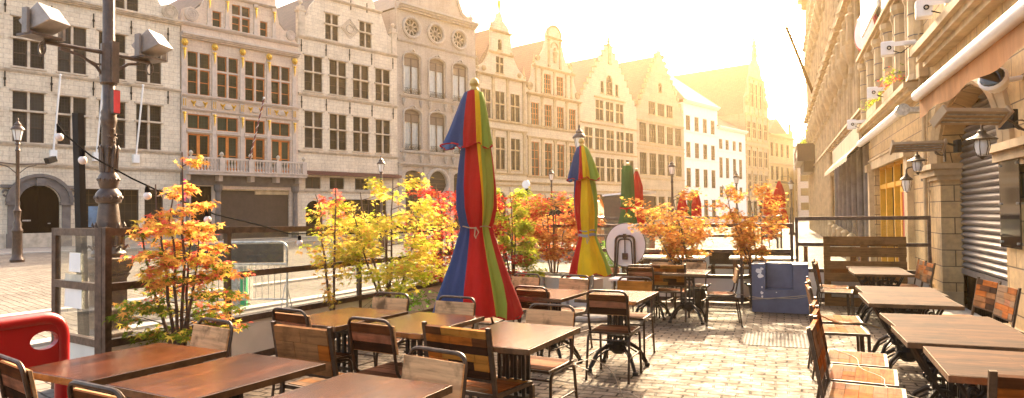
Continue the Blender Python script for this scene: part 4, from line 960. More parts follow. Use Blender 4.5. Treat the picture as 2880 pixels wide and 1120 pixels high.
q = MB(); q.lathe([(.13, .085), (.10, .11), (.02, .12)], (0, 0, 0), 16); q.v = [tuple(rot @ Vector(v)) for v in q.v]; q.build('lens', sign_black, t, True)
for k, (x, y, z, sc, lb) in enumerate(((2.14, 11.5, 4.45, 1, 'white box floodlight highest above the near ledge'), (2.0, 14.0, 4.43, 1, 'white box floodlight just below the corner of the near cornice'), (2.1, 17.0, 4.1, 1, 'white box floodlight beside the flower boxes'), (2.15, 22.0, 3.98, 1.1, 'white box floodlight at the top of the cream awning'))):
    t = thing('floodlight', lb, 'floodlight', (x, y, z), radians(-8), 'white box floodlights on the cornices'); t.scale = (sc,)*3
    q = MB(); q.b2(-.17, .05, -.1, .1, -.12, .12); q.box((-.06, 0, .125), (.2, .18, .02)); q.build('housing', white_metal, t, False, .012)
    q = MB(); q.b2(-.08, .38, -.13, -.11, .02, .10); q.b2(.2, .5, -.13, .0, .02, .07); q.lathe([(.03, 0), (.03, .03)], (0, 0, 0), 10); q.build('arm', white_metal, t)
    q = MB(); q.tube([(.03, -.11, -.06), (.15, -.14, -.12), (.3, -.12, .0)], .01, 5); q.tube([(-.035+.03*cos(i*pi/5), -.135, .03*sin(i*pi/5)) for i in range(11)], .012, 4); q.build('cable', cable_black, t)

# ------------------------------------------------------------ terrace fences
def fence_run(t, pts, H=1.45, dbl=()):
    # pts: plan points of the posts; every panel gets three rails, two panes and a cream board
    for i, (x, y) in enumerate(pts):
        q = MB(); g = gz(x, y)
        if i in dbl:
            for d in (-.024, .024): q.b2(x+d-.021, x+d+.021, y-.03, y+.03, g, g+H+.005)
        else: q.b2(x-.026, x+.026, y-.026, y+.026, g, g+H+.003)
        q.build('post', alu, t)
    for (xa, ya), (xb, yb) in zip(pts[:-1], pts[1:]):
        L = hypot(xb-xa, yb-ya); ux, uy = (xb-xa)/L, (yb-ya)/L
        ga, gb = gz(xa, ya), gz(xb, yb)
        def strip(z0, z1, th, name, mt, par=t, off=0.02):
            m_ = MB(); a = (xa+ux*off, ya+uy*off); b = (xb-ux*off, yb-uy*off); nx, ny = -uy*th/2, ux*th/2
            m_.add([(a[0]-nx, a[1]-ny, ga+z0), (a[0]+nx, a[1]+ny, ga+z0), (b[0]-nx, b[1]-ny, gb+z0), (b[0]+nx, b[1]+ny, gb+z0),
                    (a[0]-nx, a[1]-ny, ga+z1), (a[0]+nx, a[1]+ny, ga+z1), (b[0]-nx, b[1]-ny, gb+z1), (b[0]+nx, b[1]+ny, gb+z1)],
                   [(0, 1, 3, 2), (4, 6, 7, 5), (0, 4, 5, 1), (2, 3, 7, 6), (0, 2, 6, 4), (1, 5, 7, 3)])
            return m_.build(name, mt, par)
        strip(H-.065, H, .06, 'rail', alu); strip(H-.535, H-.47, .06, 'rail', alu); strip(H-1.01, H-.945, .06, 'rail', alu)
        strip(.03, .11, .05, 'base_rail', alu); strip(.11, H-1.01, .03, 'board', board_white)
        strip(H-.47, H-.065, .008, 'pane', glass, off=.028); strip(H-.945, H-.535, .008, 'pane', glass, off=.028)
t = thing('glass_fence', 'dark metal and glass fence along the street side of the terrace', 'fence', (0, 0, 0), 0, 'glass fences round the terrace')
fence_run(t, [(-5.3, 4.07), (-5.3, 5.44), (-5.3, 7.8), (-5.3, 10.2), (-5.3, 12.8)], 1.47, (0,))
t = thing('glass_fence', 'single short glass fence panel with white papers stuck on it', 'fence', (0, 0, 0), 0, 'glass fences round the terrace')
fence_run(t, [(-6.19, 4.27), (-5.375, 4.08)], 1.47)
q = MB()
for (a, z0, z1, m_) in ((.35, 1.02, 1.19, 0), (.24, .88, 1.0, 1), (.24, .70, .875, 0)):
    x0, y0 = -6.19+.78*a, 4.27-.18*a; x1, y1 = -6.19+.78*(a+.42 if a < .3 else a+.28), 4.27-.18*(a+.42 if a < .3 else a+.28)
    q.add([(x0, y0-.012, z0), (x1, y1-.012, z0), (x1, y1-.012, z1), (x0+.01, y0-.012, z1)], [(0, 1, 2, 3)], m_)
q.build('paper_notice', [white_metal, plain('beige paper', (.55, .48, .36), .8)], t)
t = thing('glass_fence', 'long glass fence behind the round sign, tables and maples at the far end', 'fence', (0, 0, 0), 0, 'glass fences round the terrace')
fence_run(t, [(-5.22, 12.85), (-3.6, 12.85), (-1.84, 12.8), (-1.67, 13.05), (-.62, 13.05), (-.48, 13.3), (.24, 13.3)], 1.46)
t = thing('glass_fence', 'taller glass fence panel behind the wooden pallet, next to the building', 'fence', (0, 0, 0), 0, 'glass fences round the terrace')
fence_run(t, [(.33, 13.5), (2.44, 13.5)], 1.58)
t = thing('glass_fence', 'distant glass fence of the neighbouring terrace, seen through the nearer glass', 'fence', (0, 0, 0), 0, 'glass fences round the terrace')
fence_run(t, [(-4.8, 18), (-2.4, 18), (0, 18), (.1, 20.5)], 1.62)
# leaning black pole with string lights
q = MB(); q.bar((-6.12, 4.5, -.1), (-5.95, 4.3, 2.46), .075, .06); o = q.build('leaning_pole', iron_black); tag(o, 'black square pole leaning behind the short fence panel', 'pole')
t = thing('string_lights', 'string of milky round bulbs sagging from the black pole to the fence', 'string lights', (0, 0, 0))
key = [(-5.92, 4.1, 2.36), (-5.7, 4.0, 2.22), (-5.4, 4.02, 2.02), (-5.27, 4.3, 1.84), (-5.24, 4.7, 1.68), (-5.23, 5.2, 1.52), (-5.24, 5.84, 1.40), (-5.22, 6.3, 1.29), (-5.22, 7.2, 1.26), (-5.24, 8.2, 1.24), (-5.22, 9.4, 1.22), (-5.1, 11.2, 1.3), (-4.9, 12.7, 1.32)]
q = MB(); q.tube(key, .008, 5); q.tube([(-5.92, 4.1, 2.2), (-5.86, 4.05, 2.32), (-5.78, 4.0, 2.3), (-5.7, 4.0, 2.22)], .010, 5); q.build('cable', cable_black, t, True)
for (x, y, z) in ((-5.84, 4.05, 2.30), (-5.49, 4.01, 2.08), (-5.26, 4.45, 1.78), (-5.22, 5.1, 1.56), (-5.20, 6.45, 1.27), (-5.21, 8.6, 1.23), (-5.2, 9.6, 1.22), (-5.05, 11.4, 1.3)):
    q = MB(); q.lathe([(.018, 0), (.02, .03), (.015, .055)], (x, y, z-.06), 8); s_ = q.build('socket', cable_black, t)
    q = MB(); q.ball((x, y, z-.092), .036, 10, 0); q.build('bulb', bulb_glass, s_, True)

# ------------------------------------------------------------ closed umbrellas
def umbrella(name, label, x, y, prof, tier, cols_, tie=None, pole=(0, .5), group=None, face=None, finial=.1, segs=128, lobes=5, tiemat=rope, base=True, lop=0):
    g = gz(x, y); t = thing(name, label, 'parasol', (x, y, g), face if face is not None else 0, group)
    def surf(pr, pan, hem, nm, fold=1, ph=0, ang_t=None):
        mb = MB(); k = len(pr); n = segs
        for i, (z, r, f) in enumerate(pr):
            u = i/(k-1)
            for j in range(n):
                # panel borders run from their top angle to their bottom angle
                a = 0; tt = j/n*len(pan); p_ = int(tt); fr = tt-p_
                u2 = min(1, u*1.9) if nm == 'canopy' else u
                nx__ = pan[(p_+1) % len(pan)]; ua = u2 if pan[p_][0] in (2, 3) else u; ub = u2 if nx__[0] in (2, 3) else u
                a0 = pan[p_][1]+(pan[p_][2]-pan[p_][1])*ua; nx_ = pan[(p_+1) % len(pan)]; w_ = 360 if p_ == len(pan)-1 else 0
                a1 = nx_[1]+w_+(nx_[2]-nx_[1])*ub
                a = radians(a0+(a1-a0)*fr)-pi/2
                rad = r*(1+f*.5*cos(a*lobes+ph+u*1.5)+f*.22*cos(a*lobes*3.1+1+u*3))*(1+(lop if nm == 'top_tier' else 0)*u*max(0, -cos(a)))
                mb.v.append((rad*cos(a), rad*sin(a), z+(hem*.5*cos(a*lobes+ph) if i == k-1 else 0)))
        for i in range(k-1):
            for j in range(n):
                mb.f.append((i*n+j, i*n+(j+1) % n, (i+1)*n+(j+1) % n, (i+1)*n+j)); mb.m.append(pan[int(j/n*len(pan))][0])
        o = mb.build(nm, cols_, t, True); return o
    pan = tie['pan'] if tie and 'pan' in tie else [(0, -180, -180), (0, -60, -60), (0, 60, 60)]
    surf(prof, pan, .06, 'canopy')
    if tier:
        tp = tie.get('pan2', pan); o = surf(tier, tp, .05, 'top_tier', ph=.6)
        z, r, f = tier[-1]; pts = []
        for j in range(segs+1):
            a = 2*pi*j/segs; rad = r*(1+f*.5*cos(a*lobes+.6+1.5)+f*.22*cos(a*lobes*3.1+1+3))*(1+lop*max(0, -cos(a))); pts.append((rad*cos(a), rad*sin(a), z+.025*cos(a*lobes+.6)))
        q = MB(); q.tube(pts, .008, 5); q.build('piping', fb_red, t)
        q = MB(); z, r, f = prof[-1]; pts = []
        for j in range(segs+1):
            a = 2*pi*j/segs; rad = r*(1+f*.5*cos(a*lobes+1.5)+f*.22*cos(a*lobes*3.1+1+3)); pts.append((rad*cos(a), rad*sin(a), z+.03*cos(a*lobes)))
        q.tube(pts, .009, 5); q.build('hem', fb_red, t)
    ztop = (tier or prof)[0][0]
    q = MB(); q.tube([(0, 0, .02), (0, 0, ztop+.02)], .024, 10); q.build('pole', galv, t, True)
    q = MB(); q.lathe([(.03, -.02), (.045, .0), (.03, .03), (.05, finial*.6), (.04, finial), (.015, finial*1.2)], (0, 0, ztop), 10); q.build('finial', plain('wooden finial', (.55, .38, .10), .5), t, True)
    if tie and 'z' in tie:
        q = MB(); rt = tie['r']
        for dz in tie.get('dz', (0,)): q.tube([(rt*cos(i*pi/12)*1.03, rt*sin(i*pi/12)*1.03, tie['z']+dz+.01*sin(i)) for i in range(25)], tie.get('th', .006), 5)
        q.tube([(0, -rt-.01, tie['z']), (.03, -rt-.03, tie['z']-.05), (.0, -rt-.03, tie['z']-.11)], .005, 5)
        q.tube([(0, -rt-.01, tie['z']), (-.01, -rt-.03, tie['z']-.08), (.02, -rt-.03, tie['z']-.3 if tiemat is strap_grey else tie['z']-.14)], .006, 5)
        q.build('tie', tiemat, t)
    if base == 1:
        q = MB(); q.b2(-.14, .14, -.14, .14, .0, .012); q.tube([(0, 0, 0), (0, 0, .45)], .034, 10); 
        for a in (-.1, .1):
            for b in (-.1, .1): q.lathe([(.012, .01), (.012, .03)], (a, b, 0), 6)
        q.build('base_plate', galv, t)
    elif base == 2:
        q = MB(); q.lathe([(.52, 0), (.55, .03), (.55, .07), (.5, .105), (.06, .11)], (0, 0, 0), 32); q.build('base', concrete, t, True)
        q = MB(); q.tube([(0, 0, .1), (0, 0, .5)], .034, 10); q.b2(-.14, .14, -.14, .14, .108, .12); q.build('base_sleeve', galv, t)
    return t
FA = atan2(-2.8, 6.14)
umbrella('parasol', 'closed rainbow parasol tied with twine, the nearer and larger of the two', -2.80, 6.14,
         [(2.80, .05, .2), (2.55, .09, .3), (2.3, .13, .3), (2.05, .165, .22), (1.85, .185, .2), (1.65, .185, .25), (1.5, .155, .3), (1.46, .14, .3), (1.38, .16, .28), (1.15, .23, .22), (.9, .32, .2), (.72, .38, .22), (.60, .41, .24)],
         [(2.83, .03, .1), (2.80, .085, .08), (2.70, .105, .12), (2.55, .125, .18), (2.38, .145, .24), (2.26, .158, .3)],
         [fb_blue, fb_red, fb_yel, fb_lime, fb_dred], dict(z=1.46, r=.15, pan=[(0, -180, -180), (0, -120, -120), (0, -75, -60), (1, -48, -17), (2, -2, 28), (3, 20, 28.3), (4, 88, 48), (1, 130, 110)],
         pan2=[(0, -180, -180), (0, -120, -120), (0, -80, -75), (1, -48, -34), (2, 2, 6), (3, 34, 30), (0, 90, 86), (1, 130, 130)]), face=atan2(2.8, 6.14), base=1, lop=.85)
umbrella('parasol', 'closed rainbow parasol tied with grey straps, the farther one on a concrete base', -2.74, 10.4,
         [(2.68, .05, .2), (2.4, .10, .3), (2.15, .15, .3), (1.9, .175, .22), (1.65, .17, .2), (1.42, .14, .3), (1.31, .125, .3), (1.25, .13, .28), (1.05, .2, .22), (.85, .27, .2), (.68, .31, .24)],
         [(2.72, .03, .1), (2.69, .08, .12), (2.58, .12, .2), (2.42, .165, .3), (2.28, .20, .33), (2.18, .22, .36)],
         [fb_blue, fb_red, fb_yel, fb_lime, fb_dred], dict(z=1.30, r=.135, dz=(.07, 0, .012, -.012), th=.010, pan=[(0, -180, -180), (3, -120, -120), (0, -92, -98), (1, -38, -90), (2, -4, -40), (3, 45, 62), (0, 86, 80), (1, 130, 120)],
         pan2=[(0, -180, -180), (0, -120, -120), (0, -70, -70), (1, -28, -22), (2, -4, -2), (3, 30, 32), (0, 90, 90), (1, 130, 130)]), face=atan2(2.74, 10.4), tiemat=strap_grey, base=2).rotation_euler[1] = -.048
def solo(label, x, y, top, r, m, zb=1.0, n=5):
    pr = [(top-.02, .04, .1), (top-.2, r*.35, .2), (top-.45, r*.6, .2), (top-.7, r*.62, .2), (top-1.0, r*.6, .2), (top-1.2, r*.75, .2), (top-1.7, r, .25)]
    if m is fb_dgreen: pr = [(top, .1, .1), (top-.1, .13, .1), (top-.6, .15, .12), (top-.95, .16, .1), (top-1.05, .16, .1), (top-1.4, .22, .15), (top-1.9, .27, .2)]
    return umbrella('parasol', label, x, y, pr, None, [m], dict(z=top-1.0, r=r*.66, th=.012) if m is not fb_dgreen else dict(z=top-.98, r=.165, th=.022), group='closed parasols on the neighbouring terraces', face=0, finial=.06, segs=36, lobes=7, tiemat=white_metal if m is fb_red else fb_red, base=1)
solo('closed bottle green parasol with a red tie behind the round sign', -3.2, 15.5, 2.80, .27, fb_dgreen)
solo('closed red parasol right beside the green one', -3.48, 18, 2.86, .27, fb_red)
solo('closed red parasol half hidden behind the left maple of the far fence', -2.80, 22, 2.35, .24, fb_red)
solo('small closed red parasol between the two far maples', -2.58, 24, 2.40, .26, fb_red)
solo('closed dark green parasol between two red ones, far away', -2.98, 26, 2.35, .25, fb_dgreen)
solo('closed red parasol, left one of the far pair near the street end', -.25, 24, 2.45, .26, fb_red)
solo('closed red parasol, right one of the far pair near the street end', .09, 26, 2.72, .30, fb_red)
# ------------------------------------------------------------ tables
def planks(mb, x0, x1, z0, z1, y0, y1, rows, seed, mats, horizontal=True, gap=.002, bricky=True, flat=False):
    """patchwork of boards in the rectangle x0..x1, z0..z1 (or x, y when flat)"""
    rg = random.Random(seed); h = (z1-z0)/rows
    for i in range(rows):
        a = x0; cuts = [x0]
        if bricky:
            x = x0+rg.uniform(.10, .24)
            while x < x1-.07: cuts.append(x); x += rg.uniform(.13, .26)
        cuts.append(x1)
        for p, q in zip(cuts[:-1], cuts[1:]):
            d = rg.uniform(0, .002); m = rg.choice(mats)
            if flat: mb.b2(p+gap/2, q-gap/2, z0+i*h+gap/2, z0+(i+1)*h-gap/2, y0, y1+d, m)
            else: mb.b2(p+gap/2, q-gap/2, y0-d, y1+d, z0+i*h+gap/2, z0+(i+1)*h-gap/2, m)
def make_table(W, L, H, topmat, ornate=False):
    t = thing('bistro_table', '-', 'table')
    q = MB(); q.b2(-W/2, W/2, -L/2, L/2, H-.034, H); q.build('tabletop', topmat, t, False, .003)
    q = MB(); e = .004
    for x0, x1, y0, y1 in ((-W/2-e, -W/2-.0005, -L/2-e, L/2+e), (W/2+.0005, W/2+e, -L/2-e, L/2+e), (-W/2, W/2, -L/2-e, -L/2-.0005), (-W/2, W/2, L/2+.0005, L/2+e)): q.b2(x0, x1, y0, y1, H-.036, H-.002)
    q.build('edge_trim', top_edge, t)
    q = MB(); q.b2(-.2, .2, -.06, .06, H-.05, H-.035); q.b2(-.06, .06, -.28, .28, H-.05, H-.036)
    for x in (-.09, -.03, .03, .09):
        for y in (-.035, .035): q.b2(x-.011, x+.011, y-.011, y+.011, .24, H-.05)
    for z in (.27, .34, H-.12, H-.06): q.b2(-.10, .10, -.048, .048, z-.012, z+.012)
    q.lathe([(.05, .16), (.10, .2), (.11, .26), (.06, .3)], (0, 0, 0), 10)
    if ornate:
        for s_ in (-1, 1):
            for y in (-.05, .05):
                q.tube([(s_*(.10+.08*(1-i/18)*cos(i*.45)), y, .5+.08*(1-i/18)*sin(i*.45)) for i in range(18)], .012, 5)
                q.tube([(s_*(.2+.07*(1-i/18)*cos(i*.45+2)), y, .6+.07*(1-i/18)*sin(i*.45+2)) for i in range(18)], .012, 5)
                q.tube([(s_*(.12+.06*(1-i/14)*cos(i*.5+1)), y, .35+.06*(1-i/14)*sin(i*.5+1)) for i in range(14)], .010, 5)
                q.tube([(s_*.02, y, .2), (s_*.16, y, .42), (s_*.3, y, H-.05)], .012, 5)
    q.build('column', cast_iron, t)
    for k in range(4):
        a = pi/4+k*pi/2; c, s_ = cos(a), sin(a)
        P = [(.05, .24), (.14, .245), (.24, .18), (.30, .09), (.325, .03)]
        q = MB(); q.tube([(r*c, r*s_, z) for r, z in P], [.026, .022, .018, .016, .018], 6); q.tube([(r*c, r*s_, z-.045) for r, z in P[:-1]], .009, 5)
        lg = q.build('leg', cast_iron, t, True)
        q = MB(); q.lathe([(.022, 0), (.028, .008), (.028, .03), (.018, .04)], (.33*c, .33*s_, 0), 8); q.build('foot', cast_iron, lg)
    return t
def place(proto, x, y, rz, label, group, used=set()):
    loc = (x, y, gz(x, y)+.004)
    if proto.name in used: return dup(proto, loc, rz, label, group)
    used.add(proto.name); proto.location = loc; proto.rotation_euler.z = rz; proto['label'] = label; proto['group'] = group; return proto
tabA = make_table(.60, .80, .75, top_wood); tabB = make_table(.74, .80, .75, top_wood_r, True)
tabA2 = make_table(.62, .86, .75, top_wood)
GA = 'dark bistro tables on the left of the terrace'; GB = 'brown bistro tables along the building'
R_ = radians
for pr_, x, y, rz, lb in ((tabA, -3.36, 2.72, -6, 'dark table nearest the red barrier at the lower left corner'), (tabA, -2.60, 2.63, -8, 'big foreground table with an orange sheen, right of the corner table'),
        (tabA, -1.74, 2.42, -6, 'table cut off by the bottom edge, behind it a pale chair back'), (tabA2, -3.27, 4.60, -7, 'dark table by the fence, beside the patchwork-backed chair'),
        (tabA2, -2.53, 4.52, -6, 'shiny dark table between the fence table and the striped patchwork chair'), (tabA2, -1.66, 4.24, -5, 'table right of the striped patchwork chair, its cast-iron foot reaching onto the sunny paving'),
        (tabA, -2.24, 6.80, -7, 'table right behind the near rainbow parasol'), (tabA2, -1.53, 6.84, -4, 'table of the lone metal chair standing on the sunny paving'),
        (tabA, -1.85, 10.68, -2, 'table mostly hidden behind chairs, left of the blue block and before the round sign'), (tabA, -1.27, 10.42, 0, 'farthest table on the left side, beside the sideways chair')):
    place(pr_, x, y, R_(rz), lb, GA)
for x, y, rz, L_, lb in ((1.42, 11.93, 1, .76, 'far half of the table pair in front of the wooden pallet'), (1.38, 11.13, 1, .76, 'near half of the table pair in front of the wooden pallet'), (1.20, 8.25, 1, .82, 'far half of the second table pair from the pallet'), (1.14, 7.39, 0, .86, 'near half of the second table pair from the pallet'),
        (1.14, 5.81, 2, .72, 'far half of the third table pair from the pallet'), (1.11, 5.12, 0, .64, 'near half of the third table pair, with an unbroken brown edge'), (1.15, 4.22, -2, .76, 'right table nearest the viewer, with a worn pale edge')):
    o = place(tabB, x, y, R_(rz), lb, GB); o.scale = (1, L_/.8, 1)

# ------------------------------------------------------------ chairs
def tube_chair(seed):
    t = thing('metal_chair', '-', 'chair'); rg = random.Random(seed)
    q = MB(); q.tube(fillet([(-.195, -.02, .445), (-.195, -.18, .45), (-.192, -.255, .85), (.192, -.255, .85), (.195, -.18, .45), (.195, -.02, .445)], .07, 5), .0115, 8); q.build('back_frame', steel_tube, t, True)
    for s_ in (-1, 1):
        x = .20*s_
        f_ = fillet([(x*1.03, .215, 0), (x, .185, .425), (x, 0, .428)], .06); r_ = fillet([(x*1.03, -.27, 0), (x, -.21, .425), (x, 0, .428)], .06)
        for P in (f_, r_): q = MB(); q.tube(P, .0115, 8); q.lathe([(.014, 0), (.014, .02)], (P[0][0], P[0][1], 0), 8); q.build('leg', steel_tube, t, True)
    q = MB(); q.tube([(-.2, .19, .38), (.2, .19, .38)], .008, 6); q.tube([(-.2, -.215, .38), (.2, -.215, .38)], .008, 6)
    for s_ in (-1, 1): q.tube([(.203*s_, .20, .22), (.203*s_, -.235, .22)], .007, 6)
    q.build('stretcher', steel_tube, t, True)
    q = MB(); planks(q, -.188, .188, -.19, .20, .446, .458, 4, seed, [0, 0, 1, 2], bricky=False, flat=True); s_ = q.build('seat', [woods[2], woods[4], woods[5]], t)
    q = MB(); frame_rect_flat(q, -.2, .2, -.205, .212, .012, .436, .455); q.build('seat_rim', steel_tube, t)
    th = atan2(.075, .40); rot = Matrix.Rotation(th, 4, 'X')
    q = MB(); q.box((0, -.205, .715), (.405, .016, .20), rot); q.build('backrest', wood_board if seed != 5 else woods[6], t, False, .003)
    q = MB(); rg2 = [0, 1, 2]; rg.shuffle(rg2)
    for i in range(3): q.box((0, -.2185+.0125*(1-i), .655+.064*i), (.385, .012, .060), rot, rg2[i])
    q.build('rear_slats', [woods[2], woods[3], woods[5]], t)
    return t
def frame_rect_flat(mb, x0, x1, y0, y1, w_, z0, z1, m=0):
    mb.b2(x0, x0+w_, y0, y1, z0, z1, m); mb.b2(x1-w_, x1, y0, y1, z0, z1, m); mb.b2(x0+w_, x1-w_, y0, y0+w_, z0, z1, m); mb.b2(x0+w_, x1-w_, y1-w_, y1, z0, z1, m)
def square_chair(W, seed, rows, mats, H=.87, z0=.56, seatmats=(0, 1, 4, 5), long_=False, seatlong=False):
    t = thing('patchwork_chair', '-', 'chair'); hw = W/2; ML = woods
    for s_ in (-1, 1):
        x = s_*hw
        q = MB(); q.tube([(x, -.285, 0), (x, -.215, .44), (x, -.29, H)], .021, 4, 0, .62); q.build('leg', steel_sq, t)
        q = MB(); q.tube([(x, .215, 0), (x, .20, .43)], .019, 4); q.build('leg', steel_sq, t)
    q = MB(); frame_rect_flat(q, -hw, hw, -.215, .215, .022, .425, .450); q.build('seat_frame', steel_sq, t)
    q = MB(); planks(q, -hw+.022, hw-.022, -.193, .193, .430, .452, 5, seed+3, list(range(len(seatmats))), flat=True, bricky=not seatlong); q.build('seat', [ML[i] for i in seatmats], t)
    q = MB(); th = atan2(.075, .43); rot = Matrix.Rotation(th, 4, 'X'); b = MB(); planks(b, -hw+.014, hw-.014, z0, H-.012, -.014, .014, rows, seed, list(range(len(mats))), bricky=not long_, gap=.003)
    zc = .44; b.v = [tuple((rot @ Vector((v[0], v[1], v[2]-zc)))+Vector((0, -.216, zc))) for v in b.v]
    b.build('backrest', [ML[i] for i in mats], t)
    q.box((0, -.218-(z0-zc)*.174, z0-.01), (W-.03, .024, .016), rot); q.build('cross_bar', steel_sq, t)
    return t
chT = [tube_chair(1), tube_chair(2), tube_chair(5)]
chP = square_chair(.50, 11, 3, [0, 0, 5, 1, 0]); chS = square_chair(.50, 23, 6, [6, 2, 3, 1, 3], seatmats=(1, 1, 6, 0), z0=.55)
chR = [square_chair(.50, 31, 5, [0, 4, 0, 5, 1]), square_chair(.50, 47, 4, [0, 5, 1, 4]), square_chair(.50, 53, 5, [2, 1, 0, 3])]
GT = 'metal tube chairs at the left tables'; GP = 'square framed patchwork chairs'
def pc(p, bx, by, rz, lb, g):      # bx, by = where the middle of the back's top is; chair faces +Y turned by rz degrees
    a = R_(rz); o = .262; return place(p, bx-sin(a)*o, by+cos(a)*o, a, lb, g)
F = 180
pc(chT[0], -3.50, 2.17, -16, 'metal chair cut by the left edge, with an orange slatted seat', GT)
pc(chT[1], -2.57, 1.92, -8, 'metal chair at the very bottom edge in front of the big foreground table', GT)
pc(chT[0], -3.50, 3.50, F-13, 'metal chair with dark scorch marks on its pale back, under the orange maple', GT)
pc(chT[1], -3.45, 4.14, -12, 'metal chair seen from behind, just past the patchwork-backed chair by the fence', GT)
pc(chP, -2.79, 3.50, -9, 'patchwork chair with three rows of tan boards, right of the orange maple', GP)
pc(chT[0], -2.59, 3.91, -10, 'metal chair seen from behind with dark slats, at the shiny dark table', GT)
pc(chT[1], -3.29, 5.38, F-9, 'metal chair with a pale wavy-grained back, under the yellow maple', GT)
pc(chT[0], -2.59, 5.29, F-10, 'metal chair with a plain pale back, in front of the near rainbow parasol', GT)
pc(chT[1], -1.60, 3.05, F-15, 'metal chair with a pale back in the centre foreground, facing the viewer', GT)
pc(chS, -1.86, 3.80, -12, 'big patchwork chair with dark and orange striped back in the centre foreground', GP)
pc(chT[0], -1.64, 5.02, F-8, 'metal chair with two dark stains on its pale back, before the sunny paving', GT)
pc(chT[1], -2.98, 6.42, -4, 'metal chair half hidden by the skirt of the near rainbow parasol', GT)
pc(chT[1], -2.33, 6.42, -12, 'metal chair seen from behind, right of the skirt of the near parasol', GT)
pc(chT[0], -2.92, 7.95, F-14, 'metal chair with a dark stain on its back, behind the near parasol by the pots', GT)
pc(chT[1], -2.28, 7.90, F-14, 'metal chair with one round dark knot on its back, below the far rainbow parasol', GT)
pc(chT[0], -1.51, 6.26, -3, 'lone metal chair standing free on the sunny paving, seen from behind', GT)
pc(chT[2], -1.54, 7.82, F-3, 'metal chair with an orange-yellow board, across the table from the lone chair', GT)
pc(chT[1], -1.93, 10.14, 0, 'metal chair seen from behind, left of the brown-backed square chair', GT)
pc(chS, -1.54, 10.33, 1, 'square framed chair with a brown and yellow back among the far left tables', GP)
pc(chT[0], -1.83, 11.62, F-8, 'metal chair against the far fence, left of its twin', GT)
pc(chT[1], -1.30, 11.70, F-8, 'metal chair against the far fence, right of its twin', GT)
pc(chT[0], -.52, 10.32, 90+8, 'metal chair standing sideways between the far tables and the blue block', GT)
LT = 'left of the tables along the building'
pc(chR[0], .56, 12.0, -96, 'patchwork chair nearest the pallet on the left side of the right-hand tables', GP)
pc(chR[1], .56, 11.3, -97, 'second patchwork chair from the pallet, left side of the right-hand tables', GP)
pc(chR[2], .33, 8.05, -90, 'third patchwork chair from the pallet, left side, seat level with the blue block front', GP)
pc(chR[0], .30, 7.28, -88, 'fourth patchwork chair from the pallet, left side, with twine on its back', GP)
pc(chR[1], .28, 5.82, -96, 'fifth patchwork chair from the pallet, left side, tile-like seat in full sun', GP)
pc(chR[2], .26, 5.22, -97, 'sixth patchwork chair from the pallet, left side, a cable knotted on its seat', GP)
pc(chR[0], .22, 4.62, -97, 'patchwork chair nearest the viewer on the left side of the right-hand tables', GP)
pc(chR[1], 2.14, 12.55, 92, 'patchwork chair by the stone pillar, the farther of the two there', GP)
pc(chR[2], 2.12, 11.85, 93, 'patchwork chair by the stone pillar, the nearer of the two there', GP)
pc(chR[2], 2.06, 8.55, 98, 'patchwork chair before the half-open shutter, the farther and mostly hidden one', GP)
pc(chR[0], 2.04, 7.80, 93, 'patchwork chair before the half-open shutter, its sunlit back in full view', GP)
pc(chR[1], 2.02, 6.55, 92, 'patchwork chair cut by the right edge, below the black wall panel', GP)
pc(chS, 1.08, 3.42, 2, 'dark striped patchwork chair in the lower right corner, seen from behind', GP)

# ------------------------------------------------------------ other things on the terrace
x, y = .03, 12.2; g = gz(x, y)
t = thing('blue_block', 'big chipped blue block with a square recess, wound with a pale cable', 'block', (x, y, g), R_(-2))
q = MB(); pr_ = [(-.43, 0), (.43, 0), (.43, .80), (.20, .80), (.20, .38), (-.22, .38), (-.22, .80), (-.43, .80)]
q.prismy(pr_, -.30, .30); q.b2(-.22, .20, -.02, .3, .38, .80); q.build('body', blue_paint, t, False, .008)
q = MB(); rg = random.Random(4)
for cx_, cz, s_ in ((-.31, .68, .06), (-.29, .60, .05), (-.27, .72, .03), (-.27, .42, .02), (-.28, .33, .03), (-.27, .26, .022), (-.05, .34, .015)):
    pts = [(cx_+s_*rg.uniform(.5, 1.1)*cos(i*pi/4), cz+s_*rg.uniform(.5, 1.1)*sin(i*pi/4)) for i in range(8)]; c_ = MB(); c_.prismy(pts, -.303, -.30); c_.build('chipped_patch', white_prim, t)
q = MB(); q.tube([(-.44, -.31, .26), (-.2, -.315, .23), (.0, -.315, .26), (.25, -.315, .29), (.44, -.31, .32)], .008, 5); q.tube([(-.44, -.31, .22), (-.1, -.315, .25), (.2, -.315, .25), (.44, -.31, .30)], .007, 5)
o = q.build('cable', cable_white, None, True); o.location = (x, y, g); tag(o, 'pale cable wound round the blue block', 'cable')
# pallet leaning on the glass
t = thing('wooden_pallet', 'brown wooden pallet standing upright against the glass fence', 'pallet', (1.41, 13.28, gz(1.4, 13.3)), 0); tl = Matrix.Rotation(R_(-4), 4, 'X')
def pl(cx_, cy, cz, sx, sy, sz, nm): q = MB(); q.box((cx_, cy, cz), (sx, sy, sz)); q.v = [tuple(tl @ Vector(v)) for v in q.v]; q.build(nm, pallet_wood, t, False, .003)
for z in (.06, .28, .50, .72, .95, 1.15): pl(0, -.075, z, 1.30, .02, .145 if z != .95 else .17, 'slat')
for x_ in (-.59, 0, .59): pl(x_, -.01, .6, .11, .08, 1.2, 'stringer')
for z in (.1, .6, 1.12): pl(0, .05, z, 1.28, .02, .1, 'slat')
q = MB(); q.b2(-.38, .38, -.48, .48, .002, .014)
for i in range(17):
    for j in range(20): q.box((-.36+i*.045, -.456+j*.048, .0155), (.026, .007, .003), Matrix.Rotation(R_(45 if (i+j) % 2 else -45), 4, 'Z'))
o = q.build('floor_hatch', steel_plate); o.location = (-.03, 9.15, gz(0, 9.15)+.004); tag(o, 'metal chequer plate hatch set in the sunny paving', 'hatch')
